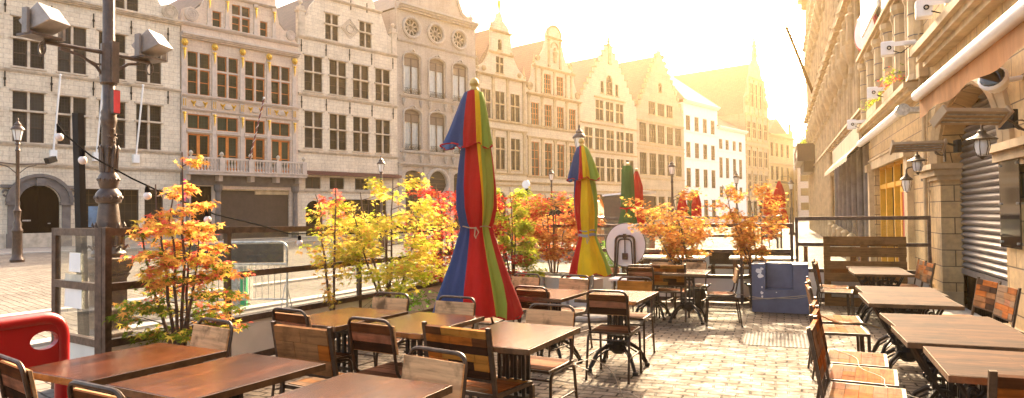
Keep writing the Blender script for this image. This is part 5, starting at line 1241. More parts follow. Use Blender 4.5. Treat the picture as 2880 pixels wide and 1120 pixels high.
# round sign board with its tube stand
x, y = -2.66, 12.60; g = gz(x, y)
t = thing('round_board', 'large round white board with a dark tube stand behind the far tables', 'sign board', (x, y, g), 0)
q = MB(); q.prismy([(.37*cos(i*pi/24), 1.07+.40*sin(i*pi/24)) for i in range(48)], -.0, .02); q.build('board', white_metal, t)
q = MB(); q.tube([(.375*cos(i*pi/24), .01, 1.07+.405*sin(i*pi/24)) for i in range(49)], .012, 6); q.build('rim', frame_brown, t, True)
q = MB(); q.tube(fillet([(-.21, -.12, 0), (-.17, -.04, 1.24), (.17, -.04, 1.24), (.21, -.12, 0)], .1, 5), .022, 8); q.tube(fillet([(-.17, -.10, .3), (-.12, -.05, 1.18), (.12, -.05, 1.18), (.17, -.10, .3)], .08, 5), .014, 8)
q.tube([(0, -.05, 1.26), (0, -.05, .85)], .012, 6); q.b2(-.05, .05, -.08, -.03, .80, .92); q.b2(-.03, .03, -.08, -.03, 1.2, 1.28)
for x_ in (-.08, .08): q.b2(x_-.03, x_+.03, -.07, -.02, 1.23, 1.26)
q.build('stand', steel_tube, t, True)
# low cream planter wall with a steel rail
t = thing('planter_box', 'low cream planter box with steel rail, left of the far rainbow parasol', 'planter', (-3.70, 11.9, gz(-3.7, 11.9)), R_(-14))
q = MB(); q.b2(-.75, .75, -.2, .2, 0, .5); q.build('box', board_white, t, False, .01)
q = MB(); q.bar((-.78, -.22, .56), (.78, -.22, .56), .04)
for x_ in (-.76, -.25, .25, .76): q.bar((x_, -.22, 0), (x_, -.22, .56), .035)
q.build('rail', galv, t)
t = thing('white_table', 'narrow white high table right of the far rainbow parasol', 'table', (-2.3, 11.4, gz(-2.3, 11.4)), 0)
q = MB(); q.b2(-.35, .35, -.25, .25, .52, .55); q.build('tabletop', white_metal, t); 
for x_ in (-.3, .3):
    for y_ in (-.2, .2): q = MB(); q.b2(x_-.02, x_+.02, y_-.02, y_+.02, 0, .52); q.build('leg', galv, t)
# red barrier
t = thing('plastic_barrier', 'bright red plastic barrier with a hand hole at the lower left', 'barrier', (-4.12, 2.93, gz(-4.1, 2.9)), -pi/2)
def red_panel():
    q = MB(); out = [(0.05, .06), (1.6, .06)]; L = 1.7; loop = [(.03, .62), (.03, .80), (.06, .90), (.13, .95), (1.57, .95), (1.64, .90), (1.67, .80), (1.67, .62), (1.0, .58), (.7, .58)]
    hole = [(.17+.085*cos(i*pi/8)*1.0, .81+.055*sin(i*pi/8)) for i in range(16)]
    tris = tessellate_polygon([[Vector((a, b, 0)) for a, b in loop], [Vector((a, b, 0)) for a, b in hole]]); flat = loop+hole; k = len(flat)
    q.v = [(a, -.02, b) for a, b in flat]+[(a, .02, b) for a, b in flat]
    for r_ in tris: q.f += [tuple(r_), tuple(i+k for i in reversed(r_))]; q.m += [0, 0]
    for lo_, n_ in ((0, len(loop)), (len(loop), len(hole))):
        for i in range(n_): j = lo_+(i+1) % n_; i_ = lo_+i; q.f.append((i_, j, k+j, k+i_)); q.m.append(0)
    return q
red_panel().build('panel', red_plastic, t)
q = MB(); q.tube(fillet([(.05, 0, .0), (.05, 0, .94), (1.65, 0, .94), (1.65, 0, 0)], .13, 6), .040, 12); q.build('frame', red_plastic, t, True)
q = MB(); q.b2(-.02, .14, -.25, .25, 0, .05); q.b2(1.56, 1.72, -.25, .25, 0, .05); q.build('foot', sign_black, t)
# steel crowd barrier in the street
g = gz(-7.9, 8.2)
t = thing('crowd_barrier', 'galvanised crowd barrier with a dark banner, standing in the street', 'barrier', (-10.05, 8.94, gz(-9, 9.3)), R_(21.4))
H_ = 1.17
q = MB(); q.tube(fillet([(0, 0, .0), (0, 0, H_), (2.1, 0, H_), (2.1, 0, 0)], .16, 6), .022, 10); q.tube([(0, 0, .78), (2.1, 0, .78)], .02, 8); q.tube([(0, 0, .16), (2.1, 0, .16)], .018, 8); q.build('frame', galv, t, True)
for i in range(18):
    q = MB(); x_ = .115+i*.11; q.tube([(x_, 0, .16), (x_, 0, .78)], .007, 6); q.build('bar', galv, t, True)
q = MB(); q.b2(.06, 2.04, -.012, -.004, .81, 1.14); q.build('banner', plain('dark banner', (.035, .03, .022), .5, var=.6, sc=5), t)
q = MB(); q.tube(fillet([(0.02, -.3, 0), (0.02, -.04, .42), (0.02, .04, .42), (0.02, .3, 0)], .05), .009, 6); q.tube(fillet([(2.08, -.3, 0), (2.08, -.04, .42), (2.08, .04, .42), (2.08, .3, 0)], .05), .009, 6); q.build('foot', galv, t, True)
t = thing('green_case', 'small brown case with green strips behind the crowd barrier', 'case', (-9.1, 9.64, gz(-9.1, 9.6)), R_(20))
q = MB(); q.b2(-.17, .17, -.17, .17, 0, .70); q.b2(-.2, .2, -.2, .2, .70, .75, 0); q.build('body', galv, t); q = MB(); q.b2(-.16, -.08, -.176, -.171, 0, .68); q.b2(.08, .16, -.176, -.171, 0, .68); q.b2(.171, .176, -.16, -.08, 0, .68); q.build('green_strip', teal, t)
# cables lying over chairs and ground
def cable(pts, r, m, lb):
    q = MB(); q.tube(fillet(pts, .12, 3), r, 5); o = q.build('cable', m, None, True); tag(o, lb, 'cable')
cable([(-1.25, 4.62, .464-.07), (-1.42, 4.75, .47-.07), (-1.30, 5.0, .47-.07), (-1.16, 5.02, .30), (-1.06, 5.1, -.06), (-.98, 5.5, -.075), (-1.2, 5.9, -.08), (-1.5, 6.0, -.085), (-1.9, 6.1, -.085), (-2.3, 6.3, -.085)], .0035, cable_white, 'thin pale cable trailing from a seat over the sunny paving')
cable([(-.62, 10.3, .30), (-.5, 10.9, .22), (-.45, 11.5, .08), (-.43, 11.86, .08)], .006, cable_white, 'pale cable between the sideways chair and the blue block')
cable([(.40, 6.05, .375), (.55, 5.75, .378), (.52, 5.35, .378), (.66, 5.1, .38), (.60, 4.85, .38), (.78, 4.55, .386), (.92, 4.48, .37), (.98, 4.4, .1), (1.0, 4.3, -.05)], .0025, cable_white, 'pale cable running over the seats of the right-hand chairs')
cable([(.30, 7.3, .50), (.55, 7.42, .37), (.75, 7.6, .37), (.95, 7.75, .30)], .008, rope, 'rope from the chair backs towards the second table pair')

# ------------------------------------------------------------ maples in pots
def leaf_shape(sz, rg):
    pts = []; k = 5
    for i in range(k):
        a = R_(-120+60*i); l = (1.0, .95, 1.25, .95, 1.0)[i]*sz; pts.append((l*sin(a), l*cos(a)))
        if i < k-1: b = a+R_(30); pts.append((.33*sz*sin(b), .33*sz*cos(b)))
    return [(0, -.12*sz)]+pts
def maple(label, x, y, g, H, rad, mats, nleaf, lsz, seed, stems=5, prof=None, skew=(0, 0), z0=.38, pot=True, potr=.2, group='maples in pots along the fences', b0=.16):
    rg = random.Random(seed); t = thing('maple_tree', label, 'tree', (x, y, g), 0, group)
    prof = prof or (lambda u: (.35+.9*sin(pi*min(1, u*.95+.12)))*.8)
    w_ = MB(); ends = []
    for s_ in range(stems):
        a = 2*pi*s_/stems+rg.uniform(-.4, .4); hh = z0+(H-z0)*rg.uniform(.62, 1.0) if s_ else H
        sp = rad*rg.uniform(.25, .7) if s_ else rad*.08
        P = []; n = 8; wob = [rg.uniform(-.03, .03) for _ in range(2*n+2)]
        for i in range(n+1):
            u = i/n; rr2 = sp*(u**.8)
            P.append(Vector((cos(a)*rr2+wob[2*i]*u+skew[0]*u, sin(a)*rr2+wob[2*i+1]*u+skew[1]*u, z0*.6+(hh-z0*.6)*u)))
        w_.tube(P, [.016*(1-.8*i/n)+.0025 for i in range(n+1)], 6)
        nb = 9
        for b in range(nb):
            u = b0+(.98-b0)*(b+rg.random()*.7)/nb
            k = min(n-1, int(u*n)); base = P[k].lerp(P[k+1], u*n-k); uu = (base.z-z0)/(H-z0); R0 = rad*prof(max(0, min(1, uu)))
            ba = a+rg.uniform(-1.9, 1.9); L = R0*rg.uniform(.5, 1.05)
            cx_, cy = skew[0]*uu, skew[1]*uu
            tip = Vector((cx_+cos(ba)*L, cy+sin(ba)*L, base.z+rg.uniform(-.06, .22)*L+.03)); mid = base.lerp(tip, .5)+Vector((0, 0, .07*L))
            w_.tube([base, mid, tip], [.006, .004, .002], 5, caps=False)
            for f in (.35, .55, .75, .9, 1.0):
                p = (base*(1-f)**2+mid*2*f*(1-f)+tip*f*f); ends.append((p, ba, uu, f))
                if rg.random() < .75:
                    ta = ba+rg.choice((-1, 1))*rg.uniform(.5, 1.2); tl_ = L*rg.uniform(.15, .4); q_ = p+Vector((cos(ta)*tl_, sin(ta)*tl_, rg.uniform(-.1, .12)*tl_)); w_.tube([p, q_], [.003, .0015], 4, caps=False)
                    ends.append((q_, ta, uu, 1)); ends.append((p.lerp(q_, .5), ta, uu, .8))
    w_.build('trunk', bark, t, True)
    lv = MB(); per = nleaf/len(ends)
    for p, ba, uu, f in ends:
        pick = mats(uu+rg.uniform(-.07, .07), rg, p, ba)
        for i in range(int((per*1.15 if f > .5 else per*.5)+rg.random())):
            sz = lsz*rg.uniform(.6, 1.15); c = p+Vector((rg.gauss(0, .045), rg.gauss(0, .045), rg.gauss(0, .022 if seed == 5 else .045)))
            az = ba+rg.uniform(-1.3, 1.3); droop = rg.uniform(.1, 1.0); roll = rg.uniform(-.5, .5)
            M = Matrix.Rotation(az-pi/2, 3, 'Z') @ Matrix.Rotation(-droop, 3, 'X') @ Matrix.Rotation(roll, 3, 'Y')
            pts = leaf_shape(sz, rg); o = len(lv.v)
            for j, (a_, b_) in enumerate(pts): v = M @ Vector((a_, b_, -.22*(abs(a_)+abs(b_)*.6))); lv.v.append((c.x+v.x, c.y+v.y, c.z+v.z))
            m = pick if rg.random() < .75 else mats(uu+rg.uniform(-.2, .2), rg, p, ba)
            for j in range(1, len(pts)-1): lv.f.append((o, o+j, o+j+1)); lv.m.append(m)
    lv.build('foliage', [L_or, L_pk, L_ye, L_gr, L_lg, L_rd, L_br], t)
    if pot:
        q = MB(); q.lathe([(potr*.7, 0), (potr, z0-.03), (potr*1.08, z0-.03), (potr*1.08, z0+.01), (potr*.95, z0+.01), (potr*.9, z0-.05)], (0, 0, 0), 20)
        for s_ in (-1, 1): q.tube(fillet([(s_*potr*1.05, -.05, z0-.02), (s_*potr*1.3, -.05, z0+.03), (s_*potr*1.3, .05, z0+.03), (s_*potr*1.05, .05, z0-.02)], .03), .012, 6)
        q.build('pot', pot_black, t, True); q = MB(); q.lathe([(potr*.9, z0-.04), (.01, z0-.03)], (0, 0, 0), 16); q.build('soil', soil, t)
    return t
def m1(u, rg, p, ba):      # orange over green
    r = rg.random()
    if u < .30 and p.y < .25: return 3 if r < .72 else (0 if r < .85 else 2)
    if u < .5: return 0 if r < .45 else (1 if r < .62 else (3 if r < .75 else 2))
    return 0 if r < .62 else (1 if r < .74 else 2)
maple('orange maple with drooping tiered sprays, dark green leaves low on its left', -4.92, 4.50, gz(-4.9, 4.5), 2.14, .60, m1, 2900, .045, 5, 6, lambda u: .98*(1-u)**.8+.16 if u > .15 else .9)
maple('bushy yellow maple right of the crowd barrier', -4.80, 7.75, gz(-4.8, 7.7), 2.12, .86, lambda u, rg, p, ba: (2 if rg.random() < .62 else (0 if rg.random() < .25 else 4)) if u > .22 else (4 if rg.random() < .6 else 2), 4420, .050, 12, 6, lambda u: .55+.55*sin(pi*min(1, .2+u*.75)), b0=.3)
maple('thin maple spray with pink and yellow leaves left of the yellow maple', -4.95, 6.75, gz(-4.9, 6.7), 2.0, .34, lambda u, rg, p, ba: 1 if u > .6 and rg.random() < .6 else (0 if rg.random() < .3 else 2), 289, .047, 77, 2, lambda u: .6, pot=False, z0=.5)
maple('deep red maple behind the near rainbow parasol', -4.85, 10.1, gz(-4.8, 10.1), 2.10, .86, lambda u, rg, p, ba: 5 if rg.random() < .72 else (1 if rg.random() < .6 else 6), 4420, .047, 21, 6, lambda u: .6+.5*sin(pi*min(1, .15+u*.8)))
maple('lime green maple right of the near rainbow parasol', -4.30, 11.0, gz(-4.3, 11), 2.12, .72, lambda u, rg, p, ba: 4 if rg.random() < .7 else (2 if rg.random() < .7 else 3), 3400, .052, 33, 5, lambda u: .75-.3*u, skew=(-.1, 0))
maple('bronze and red maple left of the far rainbow parasol', -3.98, 12.3, gz(-4, 12.3), 2.05, .84, lambda u, rg, p, ba: (6 if rg.random() < .55 else 5 if rg.random() < .5 else 0) if u < .75 or rg.random() < .4 else (4 if rg.random() < .5 else 1), 4420, .048, 41, 6, lambda u: .5+.6*sin(pi*min(1, .1+u*.75)), b0=.32)
maple('amber maple against the far fence, spreading to the left', -1.36, 12.25, gz(-1.4, 12.3), 2.06, .74, lambda u, rg, p, ba: 0 if rg.random() < .5 else (6 if rg.random() < .6 else 2), 2890, .048, 52, 6, lambda u: 1.15-.45*abs(u-.7)/.3 if u > .4 else .5, skew=(-.42, 0), b0=.45)
maple('amber maple behind the blue block', -.30, 12.75, gz(-.3, 12.8), 2.16, .60, lambda u, rg, p, ba: 0 if rg.random() < .5 else (6 if rg.random() < .65 else 2), 2550, .048, 63, 6, lambda u: 1.1-.4*abs(u-.7)/.3 if u > .4 else .5, skew=(-.22, 0), b0=.45)
# trailing ivy in the pot of the yellow maple
rg = random.Random(9)
t = thing('ivy_plant', 'light green trailing ivy around the foot of the yellow maple', 'plant', (-4.72, 8.0, gz(-4.7, 8)), 0)
q = MB(); lv = MB()
for k in range(26):
    a = rg.uniform(0, 2*pi); L = rg.uniform(.3, .75); P = [Vector((0, 0, .38)), Vector((cos(a)*L*.5, sin(a)*L*.6, rg.uniform(.4, .62))), Vector((cos(a)*L*.8, sin(a)*L, rg.uniform(.2, .55)))]
    q.tube(P, .003, 4)
    for i in range(12):
        u = i/11; p = P[0]*(1-u)**2+P[1]*2*u*(1-u)+P[2]*u*u+Vector((rg.gauss(0, .05), rg.gauss(0, .05), rg.gauss(0, .05))); s_ = rg.uniform(.02, .045)
        M = Matrix.Rotation(rg.uniform(0, 6.3), 3, 'Z') @ Matrix.Rotation(rg.uniform(-1.3, .2), 3, 'X'); o = len(lv.v)
        for a_, b_ in ((0, -.5), (.8, -.4), (.55, .2), (0, 1), (-.55, .2), (-.8, -.4)): v = M @ Vector((a_*s_, b_*s_, 0)); lv.v.append(tuple(p+v))
        lv.f.append(tuple(range(o, o+6))); lv.m.append(0)
q.build('stem', bark, t); lv.build('foliage', leafmat('ivy leaf', (.16, .30, .05)), t)

# ------------------------------------------------------------ street lamps and street things
def lamp_head(q, gq, c, s=1.0):
    x_, y_, z_ = c
    gq.lathe([(.085*s, 0), (.15*s, .32*s)], c, 6)
    q.lathe([(.03*s, -.16*s), (.07*s, -.12*s), (.05*s, -.06*s), (.10*s, -.01*s), (.09*s, .0)], c, 10)
    q.lathe([(.19*s, .32*s), (.19*s, .345*s), (.12*s, .44*s), (.10*s, .45*s), (.10*s, .50*s), (.06*s, .54*s), (.02*s, .60*s), (.03*s, .64*s), (.005*s, .70*s)], c, 12)
    for k in range(6): a = k*pi/3; q.tube([(x_+.088*s*cos(a), y_+.088*s*sin(a), z_), (x_+.155*s*cos(a), y_+.155*s*sin(a), z_+.33*s)], .008*s, 4)
def street_lamp(label, x, y, top, s=1.0, arms=False):
    t = thing('street_lamp', label, 'street lamp', (x, y, gz(x, y)), 0, 'lantern street lamps')
    z = top-.70*s; q = MB(); gq = MB(); lamp_head(q, gq, (0, 0, z), s); gl = gq.build('lamp_glass', lamp_glass, t); q.build('lantern_frame', post_paint, t, True)
    q = MB(); q.lathe([(.19*s, 0), (.20*s, .08*s), (.15*s, .16*s), (.14*s, .3*s), (.13*s, .9*s), (.15*s, .95*s), (.15*s, 1.0*s), (.11*s, 1.08*s), (.12*s, 1.2*s), (.08*s, 1.3*s), (.10*s, 1.55*s), (.11*s, 1.6*s), (.065*s, 1.68*s), (.055*s, 1.8*s), (.05*s, z-.4), (.07*s, z-.35), (.05*s, z-.3), (.045*s, z-.14*s)], (0, 0, 0), 12)
    q.build('pole', post_paint, t, True)
    if arms:
        for s_ in (-1, 1):
            q = MB(); zz_ = 3.35; q.tube([(0, 0, zz_), (s_*.25, s_*.62, zz_+.05), (s_*.3, s_*.8, zz_+.05)], .022, 6); q.tube(fillet([(0, 0, zz_-.35), (s_*.1, s_*.25, zz_-.08), (s_*.2, s_*.5, zz_)], .1), .015, 5); a = q.build('arm', post_paint, t, True)
            q = MB(); q.box((s_*.34, s_*.9, zz_+.20), (.24, .30, .2), Matrix.Rotation(R_(20), 4, 'X')); q.build('spotlight', iron_black, a)
    return t
street_lamp('lantern lamp post at the far left before the arched door', -24.2, 15.35, 4.95, 1.1, True)
street_lamp('lantern lamp in front of the plain cream house, above the yellow maple', -15.2, 24, 4.0, .95)
street_lamp('lantern lamp towering directly behind the far rainbow parasol', -5.6, 20, 4.45, 1.12)
street_lamp('small lantern lamp in front of the sandstone houses between the parasols', -11.4, 35, 3.95, .95)
street_lamp('lantern lamp before the pointed gable house, above the amber maple', -4.24, 30, 3.85, .95)
street_lamp('lantern lamp before the white houses', -2.1, 40, 3.75, 1)
street_lamp('lantern lamp near the far pair of red parasols', .84, 45, 3.5, 1)
# large lamp post with two floodlights
X, Y_ = -8.33, 6.45; g = gz(X, Y_)
t = thing('lamp_post', 'massive brown cast iron post with two big box floodlights on its arms', 'lamp post', (X, Y_, g), 0)
q = MB(); q.lathe([(.30, 0), (.30, .06), (.26, .10), (.24, .12), (.24, .30), (.27, .34), (.27, .38), (.23, .42), (.225, .78), (.25, .82), (.25, .86), (.28, .90), (.30, .98), (.33, 1.02), (.33, 1.06), (.22, 1.08)], (0, 0, 0), 4, ph=pi/4); q.build('pedestal', post_paint, t, False, .01)
q = MB(); q.lathe([(.20, 1.06), (.21, 1.12), (.15, 1.20), (.14, 1.22), (.155, 1.30), (.145, 1.5), (.125, 1.70), (.115, 1.78), (.15, 1.80), (.165, 1.86), (.15, 1.92), (.12, 1.96), (.10, 1.98), (.125, 2.06), (.125, 2.14), (.09, 2.2), (.088, 2.22), (.082, 2.8), (.09, 2.85), (.102, 2.92), (.09, 2.96), (.1, 3.0), (.075, 3.06), (.068, 6.2)], (0, 0, 0), 20); PQ = q
q = MB()
for k in range(14): a = k*2*pi/14; q.tube([(.066*cos(a), .066*sin(a), 3.15), (.066*cos(a), .066*sin(a), 6.1)], .009, 4)
q.build('fluting', post_paint, t, True)
q = PQ; rg = random.Random(2)
for k in range(8):                                      # acanthus leaves on the shaft
    a = k*pi/4
    for z0_, z1_, r0_, r1_ in ((1.22, 1.52, .155, .155), (2.2, 2.55, .075, .085), (1.08, 1.22, .15, .2)):
        P = [(r0_*cos(a), r0_*sin(a), z0_), ((r0_+.015)*cos(a), (r0_+.015)*sin(a), (z0_*.4+z1_*.6)), ((r1_+.03)*cos(a), (r1_+.03)*sin(a), z1_), ((r1_+.045)*cos(a), (r1_+.045)*sin(a), z1_-.04)]
        q.tube(P, [.035, .03, .018, .008], 6)
for k in range(30): a = rg.uniform(0, 6.28); z_ = rg.uniform(2.25, 2.8); q.ball((.085*cos(a), .085*sin(a), z_), rg.uniform(.010, .018), 6)
for k in range(12): a = k*pi/6; q.ball((.15*cos(a), .15*sin(a), 1.86), .028, 6); q.ball((.118*cos(a), .118*sin(a), 2.10), .024, 6)
q.build('pole', post_paint, t, True)
q = MB()
for z_ in (.36, .84, .46, .76):
    for k in range(4):
        a = k*pi/2; 
        for i in range(14): u = -.17+.34*i/13; q.ball((u*cos(a)-.185*sin(a), u*sin(a)+.185*cos(a), z_), .012, 5) if z_ in (.36, .84) else None
q.build('beading', post_paint, t, True)
q = MB(); zA = 3.80
q.lathe([(.10, zA-.42), (.11, zA-.4), (.10, zA+.12)], (0, 0, 0), 12); q.b2(.06, .13, -.05, .05, zA-.4, zA+.15); q.build('collar', post_paint, t)
for s_ in (-1, 1):
    q = MB(); ax, ay = (.02, .62) if s_ > 0 else (-.16, -.78)
    q.tube([(0, 0, zA), (ax*.98, ay*.98, zA)], .028, 8)
    for off, zt in ((.0, 0),):
        q.tube([(ax*.05, ay*.05, zA-.36), (ax*.2, ay*.2, zA-.20), (ax*.45, ay*.45, zA-.09), (ax*.75, ay*.75, zA-.05)], .026, 4, 0, .5); q.tube([(ax*.05, ay*.05, zA-.16), (ax*.2, ay*.2, zA-.17), (ax*.32, ay*.32, zA-.14)], .018, 4, 0, .5)
    q.b2(ax-.14, ax+.14, ay-.22, ay+.16, zA+.03, zA+.06)
    q.tube([(ax+.06*cos(i*pi/6), ay+s_*.0, zA-.09+.08*sin(i*pi/6)) for i in range(13)], .012, 5)
    arm = q.build('arm', post_paint, t, True)
    q = MB(); rot = Matrix.Rotation(R_(16), 4, 'Z') @ Matrix.Rotation(R_(-28), 4, 'Y'); c = (ax+.05, ay, zA+.26)
    def tr(v): w__ = (rot @ Vector(v))*.86; return (w__.x+c[0], w__.y+c[1], w__.z+c[2])
    sk = .86
    b = [(-.2, -.2, -.13), (.2, -.2, -.16), (.2, .2, -.16), (-.2, .2, -.13), (-.24, -.2, .07), (.14, -.2, .16), (.14, .2, .16), (-.24, .2, .07)]
    q.add([tr(v) for v in b], [(0, 3, 2, 1), (4, 5, 6, 7), (0, 1, 5, 4), (2, 3, 7, 6), (1, 2, 6, 5), (3, 0, 4, 7)])
    hs = q.build('floodlight', plain('floodlight grey', (.30, .26, .23), .45), arm, False, .008)
    q = MB(); q.add([tr(v) for v in ((-.19, -.17, .087), (.11, -.17, .158), (.11, .17, .158), (-.19, .17, .087), (-.19, -.17, .092), (.11, -.17, .163), (.11, .17, .163), (-.19, .17, .092))], [(0, 3, 2, 1), (4, 5, 6, 7), (0, 1, 5, 4), (2, 3, 7, 6), (1, 2, 6, 5), (3, 0, 4, 7)]); 
    q.build('lens', white_metal, arm)
    q = MB(); q.b2(c[0]-.06, c[0]+.03, c[1]-.24, c[1]-.205, zA+.05, c[2]+.10); q.b2(c[0]-.06, c[0]+.03, c[1]+.205, c[1]+.24, zA+.05, c[2]+.10); q.b2(c[0]-.06, c[0]+.03, c[1]-.205, c[1]+.205, zA+.05, zA+.08); q.build('yoke', plain('yoke grey', (.2, .17, .15), .5), arm)
q = MB(); q.b2(.06, .14, -.04, .05, 2.98, 3.3, 0); q.b2(.141, .15, -.04, .05, 2.99, 3.29, 1); q.build('sign_box', [post_paint, plain('red sign', (.55, .02, .03), .4)], t)
# direction post before house 1
x_, y_, _ = hp(4.95, 5.2); t = thing('direction_post', 'grey post with a pink top and a small orange finger sign', 'sign post', (x_, y_, 0), HROT)
q = MB(); q.tube([(0, 0, 0), (0, 0, 3.0)], .07, 10); q.build('pole', galv, t, True); q = MB(); q.tube([(0, 0, 2.3), (0, 0, 3.35)], .085, 12); q.ball((0, 0, 3.35), .085, 12); q.build('top', plain('pink paint', (.62, .03, .16), .4), t, True)
q = MB(); q.b2(-.75, .0, -.02, .02, 2.35, 2.5); q.build('finger_sign', orange_p, t); q = MB(); q.b2(-.9, .3, -.02, .02, 1.45, 1.7); q.build('info_sign', plain('dark info sign', (.05, .05, .05), .5), t)
# hut, orange van, round mirror
t = thing('dark_kiosk', 'dark brown closed kiosk with a pale roof, left of the green parasol', 'kiosk', (-5.35, 25, -.2), R_(-6))
q = MB(); q.b2(-.75, .75, 0, 1.6, 0, 2.3); q.build('wall', plain('kiosk brown', (.085, .045, .022), .6), t); q = MB(); q.add([(-.8, -.05, 2.3), (.8, -.05, 2.42), (.8, 1.65, 2.42), (-.8, 1.65, 2.3), (-.8, -.05, 2.36), (.8, -.05, 2.50), (.8, 1.65, 2.50), (-.8, 1.65, 2.36)], [(0, 3, 2, 1), (4, 5, 6, 7), (0, 1, 5, 4), (2, 3, 7, 6), (1, 2, 6, 5), (3, 0, 4, 7)]); q.build('roof', white_metal, t)
t = thing('orange_van', 'orange van parked behind the bronze maple', 'van', (-8.3, 27, 0), R_(-5))
q = MB(); q.prismy([(-1.9, .35), (1.9, .35), (1.9, 1.2), (1.65, 1.35), (1.35, 2.0), (-1.9, 2.0)], -.85, .85); q.build('body', orange_p, t, False, .06)
q = MB(); q.b2(.55, 1.3, -.87, -.855, 1.35, 1.85); q.b2(-1.6, .4, -.87, -.855, 1.35, 1.85); q.build('side_window', sign_black, t)
for a in (-1.25, 1.2):
    for b in (-.82, .82):
        q = MB(); q.tube([(a, b-.09, .33), (a, b+.09, .33)], .33, 16); wq = q.build('wheel', pot_black, t); q = MB(); q.tube([(a, b-.1, .33), (a, b+.1, .33)], .18, 12); q.build('rim', galv, wq)
q = MB(); q.b2(1.9, 1.93, -.7, -.45, .8, 1.0); q.build('headlight', lamp_glass, t); q = MB(); q.b2(1.9, 1.93, .45, .7, .8, 1.0); q.build('headlight', lamp_glass, t)
t = thing('round_mirror', 'round pale dish on a dark pole above the lime maple', 'mirror', (-7.34, 20, -.2), 0)
q = MB(); q.tube([(0, 0, 0), (0, .03, 2.5)], .05, 8); q.build('pole', iron_black, t); q = MB(); q.prismy([(.13*cos(i*pi/10), 2.60+.13*sin(i*pi/10)) for i in range(20)], -.06, -.03); q.build('disc', white_metal, t)
# neighbouring terrace furniture seen through the glass
for (x_, y_, w2, lb) in ((-2.2, 15.0, 1.5, 'long pale table beyond the glass, behind the round board'), (-.3, 15.2, 1.3, 'pale table beyond the glass, behind the amber maples'), (1.0, 15.6, 1.1, 'pale high counter beyond the glass, left of the pallet'), (-1.4, 17.0, 1.4, 'second row table beyond the glass near the distant fence')):
    t = thing('terrace_table', lb, 'table', (x_, y_, gz(x_, y_)), 0, 'tables on the neighbouring terrace'); hh = 1.02 if 'counter' in lb else .75
    q = MB(); q.b2(-w2/2, w2/2, -.35, .35, hh-.04, hh); q.build('tabletop', plain('pale tabletop', (.55, .50, .42), .3), t)
    for a in (-w2/2+.1, w2/2-.1):
        for b in (-.28, .28): q = MB(); q.b2(a-.03, a+.03, b-.03, b+.03, 0, hh-.04); q.build('leg', woods[2], t)
for (x_, y_, lb) in ((-2.6, 16.0, 'dark bench between the tables beyond the glass'), (-.6, 16.3, 'dark bench farther right beyond the glass')):
    t = thing('bench', lb, 'bench', (x_, y_, gz(x_, y_)), 0, 'benches on the neighbouring terrace'); q = MB(); q.b2(-.9, .9, -.2, .2, .42, .46); q.build('seat', woods[2], t)
    q = MB(); q.b2(-.9, .9, .18, .22, .5, .85); q.build('backrest', woods[3], t)
    for a in (-.8, .8): q = MB(); q.b2(a-.03, a+.03, -.2, .22, 0, .5); q.build('leg', woods[3], t)
t = thing('herb_pot', 'small green shrub in a pot seen through the glass left of the round board', 'plant', (-3.3, 14.0, gz(-3.3, 14)), 0)
q = MB(); q.lathe([(.16, 0), (.22, .55), (.24, .55), (.2, .5)], (0, 0, 0), 14); q.build('pot', plain('terracotta', (.35, .12, .05), .8), t)
lv = MB(); rg = random.Random(6)
for i in range(700):
    a = rg.uniform(0, 6.3); u = rg.random(); rr_ = .26*sqrt(rg.random())*(1-.4*u); p = Vector((rr_*cos(a), rr_*sin(a), .55+.55*u)); s_ = .03; o = len(lv.v)
    d_ = Vector((rg.gauss(0, 1), rg.gauss(0, 1), rg.gauss(0, 1))).normalized(); e_ = d_.orthogonal().normalized(); lv.v += [tuple(p-d_*s_), tuple(p+e_*s_*.4), tuple(p+d_*s_), tuple(p-e_*s_*.4)]; lv.f.append((o, o+1, o+2, o+3)); lv.m.append(0)
lv.build('foliage', leafmat('herb green', (.18, .30, .06)), t)
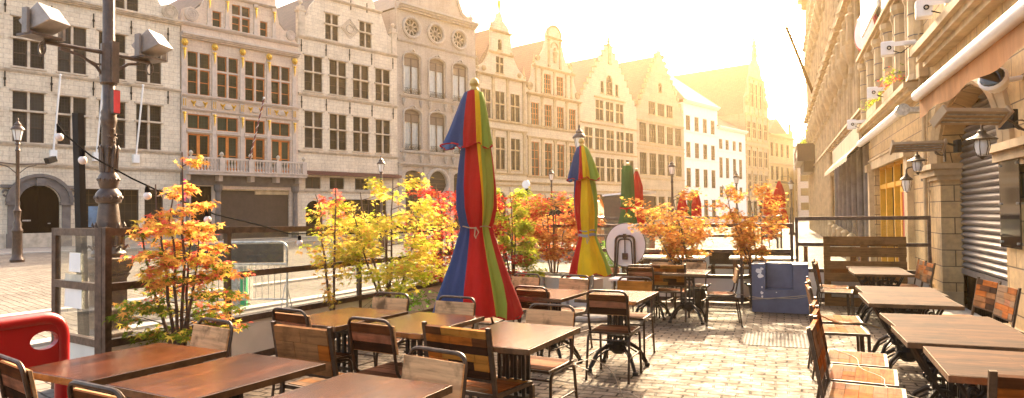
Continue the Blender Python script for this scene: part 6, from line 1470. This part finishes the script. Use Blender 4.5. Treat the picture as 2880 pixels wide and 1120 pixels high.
# flower boxes on the golden ledge, plants on the far balcony
def flowers(label, x_, y_, z_, L, cols2, n, h=.3, seed=1, box=True):
    rg = random.Random(seed); t = thing('flower_box', label, 'flower box', (x_, y_, z_), 0, 'flower boxes above the street')
    if box: q = MB(); q.b2(-.12, .12, -L/2, L/2, 0, .2); q.build('box', trim_gold, t)
    lv = MB()
    for i in range(n):
        p = Vector((rg.gauss(0, .1), rg.uniform(-L/2, L/2), .2+abs(rg.gauss(0, h*.55)))); s_ = rg.uniform(.02, .045)*(h/.3)**.5; o = len(lv.v)
        d_ = Vector((rg.gauss(0, 1), rg.gauss(0, 1), rg.gauss(0, 1))).normalized(); e_ = d_.orthogonal().normalized()
        lv.v += [tuple(p-d_*s_), tuple(p+e_*s_*.6), tuple(p+d_*s_), tuple(p-e_*s_*.6)]; lv.f.append((o, o+1, o+2, o+3)); lv.m.append(rg.choices(range(3), cols2)[0])
    lv.build('foliage', [L_gr, L_lg, L_pk], t)
flowers('flower box with pink blossoms on the golden ledge', 2.35, 16.3, 3.87, 1.6, (3, 4, 4), 420, .28, 2)
flowers('flower box with yellow-green leaves on the golden ledge', 2.35, 19.0, 3.87, 1.8, (3, 6, 1), 420, .26, 3)
flowers('bushy autumn plants on the dark far balcony', 1.8, 52, 5.0, 4.5, (1, 3, 0), 900, 1.3, 4, False)

# ------------------------------------------------------------ haze
m, n, b = nodes_of('haze'); n.nodes.remove(b)
pv = N(n, 'ShaderNodeVolumePrincipled'); pv.inputs['Color'].default_value = (1, .72, .37, 1); pv.inputs['Density'].default_value = HAZE_D; pv.inputs['Anisotropy'].default_value = HAZE_A
n.links.new(pv.outputs[0], n.nodes['Material Output'].inputs['Volume'])
if HAZE_D:
    q = MB(); q.b2(-150, 70, -45, 175, -3, 31); o = q.build('haze', m); tag(o, None, None, None, 'stuff')
# tidy: every mesh that was smooth-shaded keeps its hard edges
done = set()
for o in bpy.data.objects:
    if o.type == 'MESH' and o.data.name not in done and len(o.data.polygons) and o.data.polygons[0].use_smooth and not o.name.startswith(('street', 'patio_paving', 'canopy', 'top_tier')):
        done.add(o.data.name); auto_smooth(o)
# unused prototypes would stand at the origin
